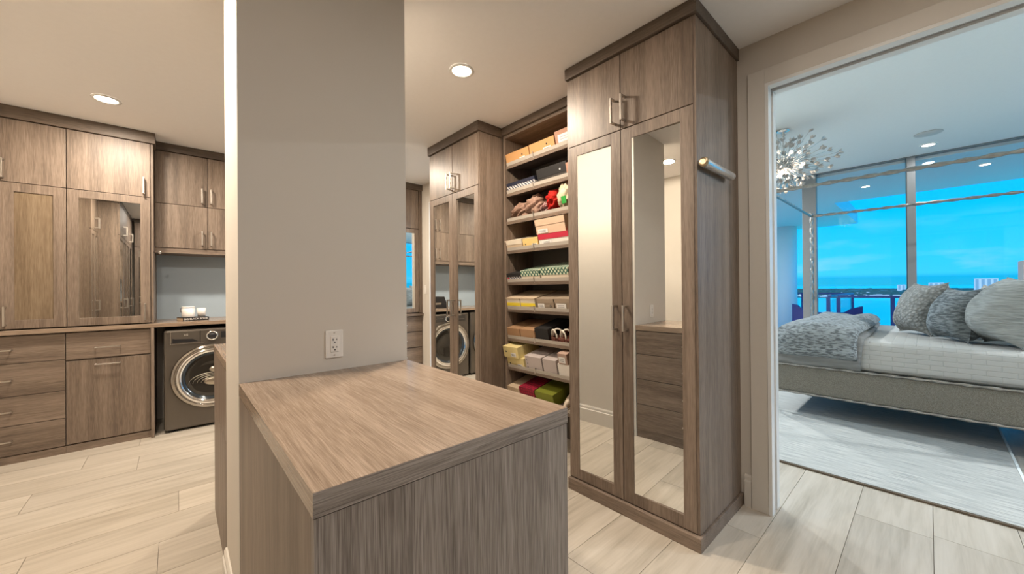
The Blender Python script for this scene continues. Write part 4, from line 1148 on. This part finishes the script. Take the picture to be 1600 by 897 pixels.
pillow('tall beige linen pillow behind the large crinkled pillow', (5.25, -0.66), 0.50, 0.60, 0.20, -80, 12, BEI, 5, base=0.80)
t = thing('lumbar_cushion', 'small white knobbly cushion just entering at the right edge of the bed', 'cushion', (4.72, -0.72, 0.785))
mb = MB(); mb.ball((4.76, -0.70, 0.85), 0.06, 10, (1.5, 2.0, 1)); P('cover', mb, fabric('white_boucle', (0.5, 0.5, 0.47), (0.65, 0.65, 0.62), (60, 60, 60), 1.0, 0.01), t)

# bedside lamp on a nightstand beyond the bed
t = thing('nightstand', 'slim dark nightstand on the window side of the bed', 'nightstand', (7.08, -0.95, 0))
P('top', bx(6.82, 7.32, -1.2, -0.70, 0.62, 0.65), plain('dark_walnut', (0.08, 0.05, 0.03), 0.4), t)
for x_ in (6.85, 7.27):
    for y_ in (-1.17, -0.75): P('leg', bx(x_, x_ + 0.03, y_, y_ + 0.03, 0, 0.62), plain('dark_walnut', (0.08, 0.05, 0.03), 0.4), t)
t = thing('table_lamp', 'table lamp with a square mauve grey shade at the right edge of the frame', 'lamp', (7.05, -0.93, 0.651))
P('base', MB().lathe([(0.08, 0.651), (0.08, 0.67), (0.02, 0.68), (0.02, 1.0), (0.04, 1.1), (0.015, 1.2), (0.01, 1.32)], (7.05, -0.93, 0), 'z', 20), NICKEL, t)
P('shade', MB().prism([(6.85, -1.14), (7.2, -1.14), (7.2, -0.685), (6.85, -0.685)], 'z', 1.305, 1.545), plain('mauve_grey_shade', (0.40, 0.37, 0.36), 0.8), t, bevel=0.004)

# ------------------------------------------------------------------ chandelier
CX, CY, CZ = 5.12, 1.09, 2.635
t = thing('chandelier', 'burst chandelier of chrome rods tipped with small leaves above the bed foot', 'chandelier', (CX, CY, CZ))
P('canopy', MB().lathe([(0.06, ZB - 0.0005), (0.06, ZB - 0.018), (0.02, ZB - 0.024)], (CX, CY, 0), 'z', 28), CHROME, t)
P('stem', MB().tube([(CX, CY, ZB - 0.02), (CX, CY, CZ)], 0.006, 8), CHROME, t)
P('hub', MB().ball((CX, CY, CZ), 0.035, 10), CHROME, t)
rn = random.Random(11)
rods, leaves = MB(), MB()
nb = 0
NR = 150
for i in range(NR):
    z_ = 1 - 2 * (i + 0.5) / NR; ph = i * 2.39996
    rr = math.sqrt(1 - z_ * z_)
    d_ = Vector((rr * math.cos(ph), rr * math.sin(ph), z_))
    L_ = rn.choice([0.24, 0.28, 0.32, 0.36, 0.40, 0.48]) if z_ > -0.25 else rn.uniform(0.22, 0.31)
    e_ = Vector((CX, CY, CZ)) + d_ * L_
    rods.tube([Vector((CX, CY, CZ)) + d_ * 0.03, e_], 0.0034, 5)
    for k in range(4):
        u_ = d_.cross(Vector((rn.uniform(-1, 1), rn.uniform(-1, 1), rn.uniform(-1, 1)))).normalized()
        w_ = d_.cross(u_)
        tip = e_ + d_ * 0.04 + u_ * 0.032
        b_ = e_ - d_ * 0.01
        mid = (tip + b_) / 2
        q = [b_, mid + w_ * 0.017, tip, mid - w_ * 0.017, mid + u_ * 0.004]
        leaves.add(q, [(0, 1, 4), (1, 2, 4), (2, 3, 4), (3, 0, 4)])
    if i % 10 == 3 and nb < 14:
        nb += 1
        c_ = Vector((CX, CY, CZ)) + d_ * (0.20 if z_ > -0.25 else 0.16)
        P('bulb', MB().ball(c_, 0.018, 8), emit('chandelier_bulb', (1.0, 0.76, 0.52), 3.2), t)
P('rods', rods, CHROME, t, kind='stuff')
P('leaves', leaves, plain('silver_leaf', (0.55, 0.52, 0.49), 0.4, metal=0.7), t, kind='stuff')
ld = bpy.data.lights.new('lamp', 'POINT'); ld.energy = 5; ld.color = (1.0, 0.82, 0.62); ld.shadow_soft_size = 0.12
lo = bpy.data.objects.new('lamp', ld); C.objects.link(lo); lo.parent = t; lo.location = (0, 0, -0.06)

# ------------------------------------------------------------------ balcony
SLAB = plain('balcony_concrete', (0.55, 0.58, 0.60), 0.8)
b_ = MB(); b_.box(XW + 0.105, 10.25, -5, 1.33, -0.35, -0.03); b_.box(XW + 0.105, 13.85, 1.33, 9, -0.35, -0.03)
struct('floor_balcony', b_, SLAB)
b_ = MB(); b_.box(XW + 0.0, 10.2, -5, 1.38, 3.0 + 0.16, 3.35); b_.box(XW + 0.0, 14.05, 1.38, 9, 3.16, 3.35)
b_.box(9.6, 10.2, -5, 1.28, 3.0, 3.16); b_.box(XW + 0.105, 9.6, -5, 1.38, 3.0, 3.16)
b_ = MB(); b_.box(XW + 0.105, 10.2, -5, 1.30, 3.0, 3.35); b_.box(XW + 0.105, 14.05, 1.30, 9, 3.0, 3.35)
struct('ceiling_balcony', b_, plain('balcony_soffit', (0.80, 0.82, 0.82), 0.8))
for i, (x, y, w_) in enumerate(((8.9, 0.72, 'nearest the wide mullion'), (8.6, -0.55, 'farther right'), (9.3, 2.2, 'over the deeper left part'))):
    can(x, y, 3.0, 0, WARM, 'small glowing disc added under the balcony soffit ' + w_, 0.07, 'glow discs for glass reflections', 6)  # glowing discs stand in for lamp reflections in the window glass
struct('trim_1', MB().lathe([(0.27, -0.03), (0.27, 2.999)], (13.3, 2.8, 0), 'z', 40), plain('white_column_paint', (0.88, 0.89, 0.90), 0.7))
NB = plain('navy_rail_metal', (0.02, 0.05, 0.22), 0.4)
RG = glass('rail_glass', (0.86, 0.95, 0.98), 0.02)
t = thing('balcony_railing', 'navy metal balcony railing with clear glass panels facing the bay', 'railing', (10.1, 0, -0.03))
zr_ = 1.065
rl = MB(); rl.box(10.07, 10.13, -4.9, 1.25, zr_ - 0.02, zr_ + 0.02)
P('top_rail', rl, NB, t)
P('top_rail', bx(10.13, 13.62, 1.355, 1.415, zr_ - 0.02, zr_ + 0.02), NB, t)
P('top_rail', bx(13.62, 13.68, 1.36, 8.9, zr_ - 0.02, zr_ + 0.02), NB, t)
for x_, y_ in ((10.1, 1.40), (10.1, 1.24), (10.1, 0.46), (10.1, -1.0), (10.1, -2.4), (10.1, -3.9), (13.65, 2.47), (13.65, 1.39), (13.65, 4.5)):
    P('post', bx(x_ - 0.03, x_ + 0.03, y_ - 0.03, y_ + 0.03, -0.029, zr_ - 0.021), NB, t)
for a0, a1 in ((0.50, 1.20), (-0.96, 0.42), (-2.36, -1.04), (-3.86, -2.44)): P('glass_panel', bx(10.095, 10.105, a0, a1, 0.05, zr_ - 0.08), RG, t)
for a0, a1 in ((1.43, 2.43), (2.51, 4.46), (4.54, 8.8)): P('glass_panel', bx(13.645, 13.655, a0, a1, 0.05, zr_ - 0.08), RG, t)
P('glass_panel', bx(10.2, 13.6, 1.38, 1.39, 0.05, zr_ - 0.08), RG, t)
# outdoor sofa
t = thing('outdoor_sofa', 'navy curved-back outdoor sofa on the balcony beyond the window', 'sofa', (9.3, 1.25, -0.03))
NS = plain('navy_cushion', (0.010, 0.018, 0.16), 0.7)
pr = [(0.0, 0.93), (0.06, 0.92), (0.2, 0.80), (0.5, 0.785), (0.75, 0.795), (0.88, 0.88), (1.0, 0.915)]
def ztop(v):
    for (a_, z0), (c_, z1) in zip(pr[:-1], pr[1:]):
        if a_ <= v <= c_:
            s_ = (v - a_) / (c_ - a_); s_ = s_ * s_ * (3 - 2 * s_); return z0 + (z1 - z0) * s_
    return pr[-1][1]
def back(x_off):
    mb = MB()
    ya, yb = 0.79, 1.80
    n = 24
    vs = []
    for i in range(n + 1):
        v = i / n; y = yb + (ya - yb) * v; bow = 0.10 * (1 - (2 * v - 1) ** 2)
        for x_, z_ in ((9.0 - bow, 0.25), (9.0 - bow, ztop(v)), (9.12 - bow, ztop(v)), (9.12 - bow, 0.25)): vs.append((x_, y, z_))
    fs = []
    for i in range(n):
        for k in range(4): fs.append((i * 4 + k, (i + 1) * 4 + k, (i + 1) * 4 + (k + 1) % 4, i * 4 + (k + 1) % 4))
    fs += [(0, 1, 2, 3), (n * 4 + 3, n * 4 + 2, n * 4 + 1, n * 4)]
    mb.add(vs, fs); return mb
P('backrest', back(0), NS, t)
P('seat', bx(9.13, 9.8, 0.82, 1.77, 0.2, 0.42), NS, t, bevel=0.03)
for x_ in (9.2, 9.72):
    for y_ in (0.9, 1.7): P('leg', bx(x_, x_ + 0.04, y_, y_ + 0.04, -0.029, 0.2), NB, t)

# ------------------------------------------------------------------ bay, shore, town
ZS = -60.0
sea_m, tt, bb_ = newmat('bay_water')
bb_.inputs['Base Color'].default_value = (0.0, 0.62, 0.52, 1); bb_.inputs['Roughness'].default_value = 0.3
co = tt.nodes.new('ShaderNodeTexCoord'); nn_ = tt.nodes.new('ShaderNodeTexNoise'); nn_.inputs['Scale'].default_value = 0.02; nn_.inputs['Detail'].default_value = 4
bp_ = tt.nodes.new('ShaderNodeBump'); bp_.inputs['Strength'].default_value = 0.3; bp_.inputs['Distance'].default_value = 1.0
tt.links.new(co.outputs['Object'], nn_.inputs['Vector']); tt.links.new(nn_.outputs['Fac'], bp_.inputs['Height']); tt.links.new(bp_.outputs[0], bb_.inputs['Normal'])
o = P('bay_water', MB().add([(20, -30000, ZS), (40000, -30000, ZS), (40000, 30000, ZS), (20, 30000, ZS)], [(0, 1, 2, 3)]), sea_m, origin=(0, 0, ZS))
tag(o, 'flat bright turquoise bay water stretching to the horizon', 'water'); o['kind'] = 'stuff'
LAND = plain('shore_green', (0.01, 0.10, 0.09), 0.9, noise=0.5, nscale=0.01)
land = MB()
rn = random.Random(5)
near_e = [(2500 + 200 * math.sin(k * 0.9) + rn.uniform(-120, 120), -4200 + k * 250) for k in range(36)]
poly = near_e + [(9000, 4800), (9000, -4200)]
land.prism([(q[0], q[1]) for q in poly], 'z', ZS - 1, ZS + 1.5)
o = P('far_shore', land, LAND, origin=(3000, 0, ZS)); tag(o, 'low dark green shore across the bay', 'shore'); o['kind'] = 'stuff'
tr_ = MB()
for i in range(1500):
    x = rn.choice([rn.uniform(2700, 4200), rn.uniform(2700, 8000)]); y = rn.uniform(-0.45, 0.5) * x * 0.8
    h = rn.uniform(7, 15); w = rn.uniform(14, 45)
    base = ZS + 1.5
    vs = [(x - w / 2, y - w, base), (x + w / 2, y - w, base), (x + w / 2, y + w, base), (x - w / 2, y + w, base), (x, y - w * 0.5, base + h), (x, y + w * 0.5, base + h * 0.9)]
    tr_.add(vs, [(0, 1, 4), (1, 2, 5, 4), (2, 3, 5), (3, 0, 4, 5), (3, 2, 1, 0)])
o = P('shore_trees', tr_, plain('distant_foliage', (0.005, 0.075, 0.075), 0.9, noise=0.5, nscale=0.02), origin=(3500, 0, ZS)); tag(o, 'belt of dark trees along the far shore', 'trees'); o['kind'] = 'stuff'
hs_ = MB()
for i in range(420):
    x = rn.choice([rn.uniform(2450, 2750), rn.uniform(2600, 4500)]); y = rn.uniform(-0.4, 0.45) * x * 0.8
    h = rn.uniform(4, 11); w = rn.uniform(4, 16)
    hs_.box(x, x + 10, y, y + w * 1.6, ZS + 1.5, ZS + 1.5 + h)
HW = plain('distant_white_walls', (0.62, 0.75, 0.82), 0.8)
o = P('shore_houses', hs_, HW, origin=(3000, 0, ZS)); tag(o, 'scatter of tiny white houses along the far shore', 'houses'); o['kind'] = 'stuff'
def tower(x, y, w, h, label, n=3):
    t_ = thing('tower_block', label, 'building', (x, y, ZS + 1.5), 'towers on the far shore')
    P('walls', bx(x, x + 40, y - w / 2, y + w / 2, ZS + 1.5, ZS + h), HW, t_)
    for k in range(n):
        yy = y - w / 2 + w * (k + 0.5) / n
        P('window_bay', bx(x - 1.5, x - 0.1, yy - w / n * 0.28, yy + w / n * 0.28, ZS + 10, ZS + h - 6), plain('distant_blue_glass', (0.28, 0.46, 0.56), 0.4), t_)
tower(5200, -45, 95, 78, 'broad white tower block on the horizon left of the pillows gap', 3)
tower(5200, -330, 130, 110, 'tallest pale tower block on the horizon above the pillows', 4)
tower(5600, 190, 60, 62, 'small white tower block on the horizon beside the wide mullion', 2)
